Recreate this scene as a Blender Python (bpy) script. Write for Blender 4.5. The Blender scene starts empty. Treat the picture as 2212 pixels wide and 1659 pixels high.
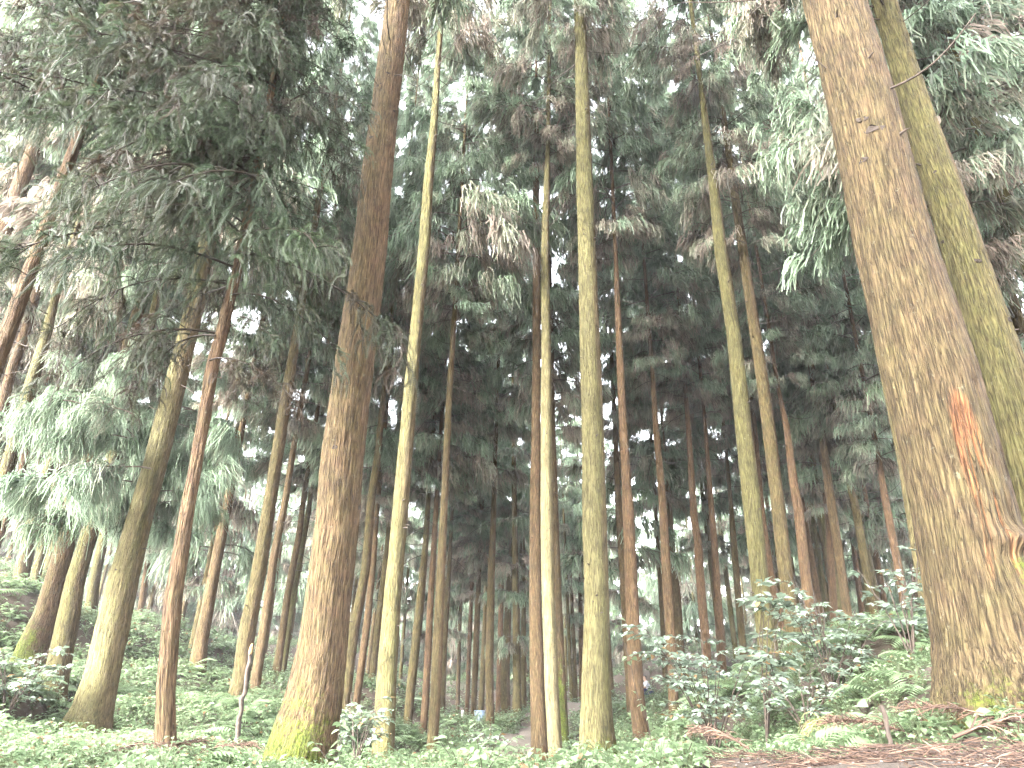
import bpy, math, random
import numpy as np
from mathutils import Matrix, Vector

rng = np.random.default_rng(7)
random.seed(7)
sc = bpy.context.scene
col = sc.collection

# ------------------------------------------------------------------ camera
# image measurements are in a 2212 x 1659 frame of the photograph; F is the focal length in those pixels
PW, PH, F = 2212.0, 1659.0, 1450.0
U = np.array([76.0, 3230.0, -1450.0]); U /= np.linalg.norm(U)          # world up seen from the camera
Fw = np.array([0, 0, -1.0]); Yc = Fw - U * Fw.dot(U); Yc /= np.linalg.norm(Yc)
Xc = np.cross(Yc, U)
R = np.stack([Xc, Yc, U])                                             # camera -> world
cam_d = bpy.data.cameras.new('camera'); cam = bpy.data.objects.new('camera', cam_d); col.objects.link(cam)
cam_d.sensor_width = 36.0; cam_d.lens = 36.0 * F / PW; cam_d.clip_start = 0.05; cam_d.clip_end = 2000
cam.matrix_world = Matrix([[*R[0], 0], [*R[1], 0], [*R[2], 0], [0, 0, 0, 1]])
sc.camera = cam

# ------------------------------------------------------------------ sky, sun, exposure
SUN_EL, SUN_AZ = math.radians(30), math.radians(230)      # azimuth clockwise from +Y: behind the camera, to the left
w = bpy.data.worlds.new('World'); sc.world = w; w.use_nodes = True
nt = w.node_tree; nt.nodes.clear()
sky = nt.nodes.new('ShaderNodeTexSky'); sky.sky_type = 'NISHITA'; sky.sun_disc = False
sky.sun_elevation = SUN_EL; sky.sun_rotation = SUN_AZ
sky.air_density = 1.0; sky.dust_density = 2.0; sky.ozone_density = 1.0
hs = nt.nodes.new('ShaderNodeHueSaturation'); hs.inputs['Saturation'].default_value = 0.2
bg = nt.nodes.new('ShaderNodeBackground'); bg.inputs[1].default_value = 0.115
wo = nt.nodes.new('ShaderNodeOutputWorld')
nt.links.new(sky.outputs[0], hs.inputs['Color']); nt.links.new(hs.outputs[0], bg.inputs[0]); nt.links.new(bg.outputs[0], wo.inputs[0])
sd = bpy.data.lights.new('sun', 'SUN'); sd.energy = 1.5; sd.angle = math.radians(24); sd.color = (1.0, 0.97, 0.92)
sun = bpy.data.objects.new('sun', sd); col.objects.link(sun)
sun_dir = Vector((math.sin(SUN_AZ) * math.cos(SUN_EL), math.cos(SUN_AZ) * math.cos(SUN_EL), math.sin(SUN_EL)))
sun.rotation_euler = sun_dir.to_track_quat('Z', 'Y').to_euler()
sc.view_settings.view_transform = 'Standard'; sc.view_settings.look = 'None'
sc.view_settings.gamma = 1.0; sc.view_settings.use_curve_mapping = False
sc.view_settings.exposure = 4.85
sc.render.engine = 'CYCLES'
sc.cycles.use_adaptive_sampling = True; sc.cycles.adaptive_threshold = 0.018
sc.cycles.max_bounces = 6; sc.cycles.diffuse_bounces = 5; sc.cycles.glossy_bounces = 2
sc.cycles.transmission_bounces = 5; sc.cycles.sample_clamp_indirect = 8.0

# ------------------------------------------------------------------ helpers
def ray(px, py):
    return R @ np.array([(px - PW / 2) / F, -(py - PH / 2) / F, -1.0])
def at_range(px, py, rho):
    v = ray(px, py); return v * (rho / math.hypot(v[0], v[1]))
def at_depth(px, py, d):
    return ray(px, py) * d

def _hash(i, j, k, s):
    h = (i * 374761393 + j * 668265263 + k * 2147483647 + s * 1274126177) & 0xFFFFFFFF
    h = ((h ^ (h >> 13)) * 1274126177) & 0xFFFFFFFF
    return ((h ^ (h >> 16)) & 0xFFFFFF) / float(0xFFFFFF)
def vnoise(p, s=0):
    p = np.asarray(p, float); i = np.floor(p).astype(np.int64); f = p - i; f = f * f * (3 - 2 * f)
    r = 0
    for dx in (0, 1):
        for dy in (0, 1):
            for dz in (0, 1):
                wgt = (f[..., 0] if dx else 1 - f[..., 0]) * (f[..., 1] if dy else 1 - f[..., 1]) * (f[..., 2] if dz else 1 - f[..., 2])
                r = r + wgt * _hash(i[..., 0] + dx, i[..., 1] + dy, i[..., 2] + dz, s)
    return r
def sstep(a, b, x):
    t = np.clip((x - a) / (b - a), 0, 1); return t * t * (3 - 2 * t)

def mesh_np(name, V, faces, mats, attrs=None, smooth=True, midx=None):
    """faces: list of int arrays (n,3)/(n,4); attrs: name -> (n,) float or (n,3) vector on points"""
    me = bpy.data.meshes.new(name)
    V = np.asarray(V, np.float32)
    me.vertices.add(len(V)); me.vertices.foreach_set('co', V.ravel())
    faces = [np.asarray(f, np.int32) for f in faces if len(f)]
    nl = sum(f.size for f in faces); npoly = sum(len(f) for f in faces)
    me.loops.add(nl); me.polygons.add(npoly)
    me.loops.foreach_set('vertex_index', np.concatenate([f.ravel() for f in faces]))
    tot = np.concatenate([np.full(len(f), f.shape[1], np.int32) for f in faces])
    st = np.concatenate([[0], np.cumsum(tot)[:-1]]).astype(np.int32)
    me.polygons.foreach_set('loop_start', st)
    try: me.polygons.foreach_set('loop_total', tot)
    except Exception: pass
    if midx is not None: me.polygons.foreach_set('material_index', np.asarray(midx, np.int32))
    for k, a in (attrs or {}).items():
        a = np.asarray(a, np.float32)
        at = me.attributes.new(k, 'FLOAT' if a.ndim == 1 else 'FLOAT_VECTOR', 'POINT')
        at.data.foreach_set('value' if a.ndim == 1 else 'vector', a.ravel())
    for m in (mats if isinstance(mats, (list, tuple)) else [mats]): me.materials.append(m)
    me.update(calc_edges=True)
    me.polygons.foreach_set('use_smooth', np.full(npoly, smooth))
    return me
def link(name, data, parent=None, loc=(0, 0, 0), rot=(0, 0, 0), scale=(1, 1, 1)):
    o = bpy.data.objects.new(name, data); col.objects.link(o)
    o.location = loc; o.rotation_euler = rot; o.scale = scale
    if parent is not None: o.parent = parent
    return o
def tag(o, label, cat, group=None, kind=None):
    o['label'] = label; o['category'] = cat
    if group: o['group'] = group
    if kind: o['kind'] = kind
    return o
def struct(o): o['kind'] = 'structure'; return o

class Acc:
    """collects vertices, quads, triangles and a few point attributes into one mesh"""
    def __init__(s): s.V = []; s.Q = []; s.T = []; s.A = []; s.n = 0
    def add(s, V, Q=None, T=None, A=None):
        V = np.asarray(V, float).reshape(-1, 3)
        if Q is not None and len(Q): s.Q.append(np.asarray(Q) + s.n)
        if T is not None and len(T): s.T.append(np.asarray(T) + s.n)
        a = np.zeros((len(V), 3)); 
        if A is not None: a[:] = A
        s.V.append(V); s.A.append(a); s.n += len(V)
    def mesh(s, name, mat, smooth=True):
        return mesh_np(name, np.concatenate(s.V), [np.concatenate(s.Q) if s.Q else [], np.concatenate(s.T) if s.T else []],
                       mat, {'tint': np.concatenate(s.A)}, smooth)
    def arrays(s):
        return (np.concatenate(s.V), np.concatenate(s.Q) if s.Q else np.zeros((0, 4), int), np.concatenate(s.T) if s.T else np.zeros((0, 3), int), np.concatenate(s.A))

def tubes(P, rad, ns=3):
    """P (N,K,3) centre lines, rad (N,K) -> vertices, quads"""
    P = np.asarray(P, float); N, K, _ = P.shape
    T = np.gradient(P, axis=1); T /= np.linalg.norm(T, axis=2, keepdims=True) + 1e-9
    ref = np.where(np.abs(T[:, :1, 2:3]) > 0.8, np.array([1.0, 0.3, 0]), np.array([0, 0, 1.0]))
    A = np.cross(T, ref); A /= np.linalg.norm(A, axis=2, keepdims=True) + 1e-9
    B = np.cross(T, A)
    an = np.arange(ns) * 2 * np.pi / ns
    ring = A[:, :, None] * np.cos(an)[None, None, :, None] + B[:, :, None] * np.sin(an)[None, None, :, None]
    V = P[:, :, None] + ring * np.asarray(rad)[:, :, None, None]
    b = (np.arange(N) * K * ns)[:, None, None] + (np.arange(K - 1) * ns)[None, :, None]
    j = np.arange(ns); jn = (j + 1) % ns
    Q = np.stack([b + j, b + jn, b + ns + jn, b + ns + j], axis=-1).reshape(-1, 4)
    return V.reshape(-1, 3), Q

def ribbons(P, rad):
    P = np.asarray(P, float); N_, K, _ = P.shape
    T = P[:, -1] - P[:, 0]; S = np.cross(T, rng.normal(size=(N_, 3))); S /= np.linalg.norm(S, axis=1, keepdims=True) + 1e-9
    V = np.stack([P - S[:, None] * rad[..., None], P + S[:, None] * rad[..., None]], 2)
    b = (np.arange(N_) * K * 2)[:, None] + (np.arange(K - 1) * 2)[None]
    return V.reshape(-1, 3), np.stack([b, b + 1, b + 3, b + 2], -1).reshape(-1, 4)

# ------------------------------------------------------------------ materials
def new_mat(name):
    m = bpy.data.materials.new(name); m.use_nodes = True; t = m.node_tree; t.nodes.clear()
    out = t.nodes.new('ShaderNodeOutputMaterial'); b = t.nodes.new('ShaderNodeBsdfPrincipled')
    t.links.new(b.outputs[0], out.inputs[0]); return m, t, b, out
def N(t, typ, **kw):
    n = t.nodes.new(typ)
    for k, v in kw.items(): setattr(n, k, v)
    return n
def attr(t, name): n = t.nodes.new('ShaderNodeAttribute'); n.attribute_name = name; return n
def mixc(t, fac, a, b, mode='MIX'):
    n = t.nodes.new('ShaderNodeMix'); n.data_type = 'RGBA'; n.blend_type = mode; n.clamp_factor = True
    for sock, v in ((n.inputs[0], fac), (n.inputs[6], a), (n.inputs[7], b)):
        if isinstance(v, bpy.types.NodeSocket): t.links.new(v, sock)
        elif isinstance(v, (int, float)): sock.default_value = v
        else: sock.default_value = (*v, 1.0)
    return n.outputs[2]
def mathn(t, op, a, b=None, c=None, clamp=False):
    n = t.nodes.new('ShaderNodeMath'); n.operation = op; n.use_clamp = clamp
    for i, v in enumerate((a, b, c)):
        if v is None: continue
        if isinstance(v, bpy.types.NodeSocket): t.links.new(v, n.inputs[i])
        else: n.inputs[i].default_value = v
    return n.outputs[0]
def noise(t, vec, scale, detail=3.0, rough=0.55, dist=0.0):
    n = t.nodes.new('ShaderNodeTexNoise'); n.inputs['Scale'].default_value = scale; n.inputs['Detail'].default_value = detail
    n.inputs['Roughness'].default_value = rough; n.inputs['Distortion'].default_value = dist
    if vec is not None: t.links.new(vec, n.inputs['Vector'])
    return n.outputs[0]
def ramp(t, fac, stops):
    n = t.nodes.new('ShaderNodeValToRGB'); cr = n.color_ramp
    while len(cr.elements) > 1: cr.elements.remove(cr.elements[-1])
    cr.elements[0].position = stops[0][0]; cr.elements[0].color = (*stops[0][1], 1)
    for p, c in stops[1:]:
        e = cr.elements.new(p); e.color = (*c, 1)
    t.links.new(fac, n.inputs[0]); return n.outputs[0]

def bark_material():
    m, t, b, out = new_mat('cedar_bark')
    co = attr(t, 'bark').outputs['Vector']            # (r cos, r sin, along * 0.07): fibres run along the trunk
    mk = t.nodes.new('ShaderNodeSeparateXYZ'); t.links.new(attr(t, 'marks').outputs['Vector'], mk.inputs[0])   # algae, moss, wound
    tn = t.nodes.new('ShaderNodeSeparateXYZ'); t.links.new(attr(t, 'tone').outputs['Vector'], tn.inputs[0])    # redness, paleness, unused
    fib = noise(t, co, 74, 5, 0.62, 0.15)
    fib2 = noise(t, co, 150, 3, 0.6, 0.2)
    big = noise(t, co, 9, 3, 0.6)
    mot = noise(t, attr(t, 'bark_iso').outputs['Vector'], 7, 4, 0.6)
    brown = ramp(t, fib, [(0.25, (0.022, 0.014, 0.008)), (0.44, (0.064, 0.039, 0.023)), (0.57, (0.108, 0.071, 0.040)), (0.78, (0.180, 0.124, 0.073))])
    red = ramp(t, fib, [(0.25, (0.032, 0.016, 0.009)), (0.46, (0.113, 0.059, 0.031)), (0.6, (0.187, 0.107, 0.059)), (0.8, (0.271, 0.170, 0.097))])
    base = mixc(t, tn.outputs[0], brown, red)
    alg = ramp(t, fib, [(0.25, (0.022, 0.019, 0.006)), (0.43, (0.065, 0.057, 0.018)), (0.57, (0.112, 0.104, 0.036)), (0.78, (0.168, 0.159, 0.067))])
    af = mathn(t, 'ADD', mk.outputs[0], mathn(t, 'MULTIPLY', mathn(t, 'SUBTRACT', mot, 0.5), 0.9))
    af = mathn(t, 'MULTIPLY', mathn(t, 'SMOOTH_MIN', af, 1.0, 0.1), mathn(t, 'GREATER_THAN', mk.outputs[0], 0.001), None, True)
    c = mixc(t, af, base, alg)
    pale = mixc(t, 0.6, c, (0.40, 0.34, 0.19))
    c = mixc(t, tn.outputs[1], c, pale)
    wound = ramp(t, fib, [(0.3, (0.06, 0.026, 0.013)), (0.5, (0.17, 0.074, 0.033)), (0.62, (0.26, 0.12, 0.05)), (0.8, (0.34, 0.2, 0.10))])
    wf = mathn(t, 'MULTIPLY_ADD', mathn(t, 'ADD', mk.outputs[2], mathn(t, 'SUBTRACT', mathn(t, 'MULTIPLY', mathn(t, 'ADD', big, fib), 0.9), 0.9)), 2.2, -0.5, True)
    c = mixc(t, wf, c, wound)
    mn = noise(t, attr(t, 'bark_iso').outputs['Vector'], 38, 4, 0.7)
    mossc = ramp(t, mn, [(0.3, (0.035, 0.048, 0.006)), (0.5, (0.075, 0.092, 0.014)), (0.72, (0.15, 0.172, 0.028))])
    mf = mathn(t, 'MULTIPLY_ADD', mathn(t, 'SUBTRACT', mathn(t, 'ADD', mk.outputs[1], mathn(t, 'ADD', mathn(t, 'MULTIPLY', mathn(t, 'SUBTRACT', mot, 0.5), 1.3), mathn(t, 'MULTIPLY', mathn(t, 'SUBTRACT', mn, 0.5), 1.1))), 0.42), 3.2, 0.0, True)
    c = mixc(t, mf, c, mossc)
    cr = mathn(t, 'ABSOLUTE', mathn(t, 'SUBTRACT', noise(t, co, 46, 2, 0.5, 0.25), 0.5))
    crack = mathn(t, 'SUBTRACT', 1.0, mathn(t, 'MULTIPLY', cr, 22.0), None, True)
    c = mixc(t, mathn(t, 'MULTIPLY', crack, 0.7), c, mixc(t, 0.75, c, (0.012, 0.008, 0.005)))
    patch = noise(t, attr(t, 'bark_iso').outputs['Vector'], 2.6, 5, 0.65); streak = noise(t, co, 12, 4, 0.7)
    c = mixc(t, 1.0, c, mathn(t, 'MULTIPLY_ADD', patch, 1.1, 0.45), 'MULTIPLY')
    c = mixc(t, mathn(t, 'MULTIPLY_ADD', streak, 3.0, -1.55, True), c, mixc(t, 0.55, c, (0.02, 0.015, 0.01)))
    lich = noise(t, attr(t, 'bark_iso').outputs['Vector'], 16, 5, 0.7)
    c = mixc(t, mathn(t, 'MULTIPLY', mathn(t, 'MULTIPLY_ADD', lich, 6.0, -3.75, True), 0.6), c, (0.26, 0.26, 0.18))
    t.links.new(c, b.inputs['Base Color']); b.inputs['Roughness'].default_value = 0.88
    b.inputs['Specular IOR Level'].default_value = 0.25
    hgt = mathn(t, 'SUBTRACT', mathn(t, 'ADD', mathn(t, 'MULTIPLY', fib, 1.0), mathn(t, 'MULTIPLY', fib2, 0.35)), mathn(t, 'MULTIPLY', crack, 0.35))
    bp = t.nodes.new('ShaderNodeBump'); bp.inputs['Strength'].default_value = 1.0; bp.inputs['Distance'].default_value = 0.045
    t.links.new(hgt, bp.inputs['Height']); t.links.new(bp.outputs[0], b.inputs['Normal'])
    return m
M_BARK = bark_material()

def foliage_material(name, green, tip, dead, transl=0.35, gloss=0.45):
    """tint attribute: x = deadness, y = brightness, z = towards the tip"""
    m, t, b, out = new_mat(name)
    s = t.nodes.new('ShaderNodeSeparateXYZ'); t.links.new(attr(t, 'tint').outputs['Vector'], s.inputs[0])
    oi = t.nodes.new('ShaderNodeObjectInfo')
    g = mixc(t, s.outputs[2], green, tip)
    g = mixc(t, mathn(t, 'MULTIPLY', oi.outputs['Random'], 0.5), g, mixc(t, 0.5, g, (0.10, 0.14, 0.05)))
    d = mixc(t, s.outputs[2], tuple(x * 0.75 for x in dead), tuple(min(1, x * 1.5) for x in dead))
    c = mixc(t, s.outputs[0], g, d)
    br = mathn(t, 'MULTIPLY_ADD', s.outputs[1], 0.9, 0.55)
    c = mixc(t, 1.0, c, br, 'MULTIPLY')
    t.links.new(c, b.inputs['Base Color']); b.inputs['Roughness'].default_value = gloss; b.inputs['Specular IOR Level'].default_value = 0.35
    tr = t.nodes.new('ShaderNodeBsdfTranslucent'); t.links.new(c, tr.inputs[0])
    mx = t.nodes.new('ShaderNodeMixShader'); mx.inputs[0].default_value = transl
    t.links.new(b.outputs[0], mx.inputs[1]); t.links.new(tr.outputs[0], mx.inputs[2]); t.links.new(mx.outputs[0], out.inputs[0])
    return m
M_CEDAR = foliage_material('cedar_foliage', (0.115, 0.172, 0.11), (0.265, 0.345, 0.245), (0.21, 0.168, 0.138), 0.45)
M_FIR = foliage_material('fir_foliage', (0.026, 0.042, 0.024), (0.07, 0.105, 0.06), (0.045, 0.03, 0.019))
M_HERB = foliage_material('herb_leaf', (0.115, 0.172, 0.09), (0.215, 0.29, 0.165), (0.2, 0.11, 0.06), 0.38, 0.38)
M_SHRUB = foliage_material('shrub_leaf', (0.16, 0.205, 0.16), (0.29, 0.35, 0.28), (0.22, 0.14, 0.07), 0.3, 0.25)

def plain_material(name, c, rough=0.7, var=0.25, scale=20):
    m, t, b, out = new_mat(name)
    g = t.nodes.new('ShaderNodeTexCoord')
    cc = mixc(t, noise(t, g.outputs['Object'], scale, 4), tuple(x * (1 - var) for x in c), tuple(min(1, x * (1 + var)) for x in c))
    t.links.new(cc, b.inputs['Base Color']); b.inputs['Roughness'].default_value = rough; return m
def twig_material():
    m, t, b, out = new_mat('dead_twig_bark')
    g = t.nodes.new('ShaderNodeNewGeometry')
    c = ramp(t, noise(t, g.outputs['Position'], 30, 4), [(0.3, (0.022, 0.016, 0.012)), (0.6, (0.06, 0.043, 0.032)), (0.8, (0.12, 0.09, 0.066))])
    t.links.new(c, b.inputs['Base Color']); b.inputs['Roughness'].default_value = 0.85; return m
M_TWIG = twig_material()
M_KNOT = plain_material('knot_wood', (0.028, 0.019, 0.013), 0.9, 0.5, 60)

def ground_material():
    m, t, b, out = new_mat('forest_soil')
    g = t.nodes.new('ShaderNodeNewGeometry'); P = g.outputs['Position']
    n1 = noise(t, P, 1.3, 5, 0.6); n2 = noise(t, P, 26, 6, 0.7); n3 = noise(t, P, 120, 3, 0.6)
    c = ramp(t, n2, [(0.25, (0.016, 0.011, 0.008)), (0.48, (0.045, 0.032, 0.024)), (0.62, (0.078, 0.058, 0.044)), (0.8, (0.12, 0.095, 0.075))])
    c = mixc(t, mathn(t, 'MULTIPLY', n1, 0.7), c, mixc(t, n3, (0.04, 0.03, 0.02), (0.12, 0.085, 0.058)))
    t.links.new(c, b.inputs['Base Color']); b.inputs['Roughness'].default_value = 0.95
    bp = t.nodes.new('ShaderNodeBump'); bp.inputs['Strength'].default_value = 0.9; bp.inputs['Distance'].default_value = 0.03
    t.links.new(mathn(t, 'ADD', n2, mathn(t, 'MULTIPLY', n3, 0.5)), bp.inputs['Height']); t.links.new(bp.outputs[0], b.inputs['Normal'])
    return m
def path_material():
    m, t, b, out = new_mat('trodden_earth')
    g = t.nodes.new('ShaderNodeNewGeometry'); P = g.outputs['Position']
    n1 = noise(t, P, 2.2, 5, 0.6); n2 = noise(t, P, 22, 5, 0.65)
    c = ramp(t, n2, [(0.3, (0.09, 0.072, 0.056)), (0.55, (0.17, 0.142, 0.115)), (0.8, (0.25, 0.215, 0.18))])
    c = mixc(t, mathn(t, 'MULTIPLY', n1, 0.6), c, (0.11, 0.085, 0.065))
    t.links.new(c, b.inputs['Base Color']); b.inputs['Roughness'].default_value = 0.95
    bp = t.nodes.new('ShaderNodeBump'); bp.inputs['Strength'].default_value = 0.8; bp.inputs['Distance'].default_value = 0.05
    t.links.new(n2, bp.inputs['Height']); t.links.new(bp.outputs[0], b.inputs['Normal'])
    return m
def tint_material(name, stops, rough=0.85):
    """colour from tint.y through a ramp"""
    m, t, b, out = new_mat(name)
    s = t.nodes.new('ShaderNodeSeparateXYZ'); t.links.new(attr(t, 'tint').outputs['Vector'], s.inputs[0])
    t.links.new(ramp(t, s.outputs[1], stops), b.inputs['Base Color']); b.inputs['Roughness'].default_value = rough; return m
M_SOIL, M_PATH = ground_material(), path_material()
M_LITTER = tint_material('fallen_needles', [(0.0, (0.018, 0.010, 0.007)), (0.45, (0.06, 0.033, 0.022)), (0.8, (0.115, 0.066, 0.043)), (1.0, (0.17, 0.12, 0.085))])
M_STONE = tint_material('pale_gravel', [(0.0, (0.10, 0.09, 0.08)), (0.7, (0.24, 0.22, 0.2)), (1.0, (0.45, 0.43, 0.41))])

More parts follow.
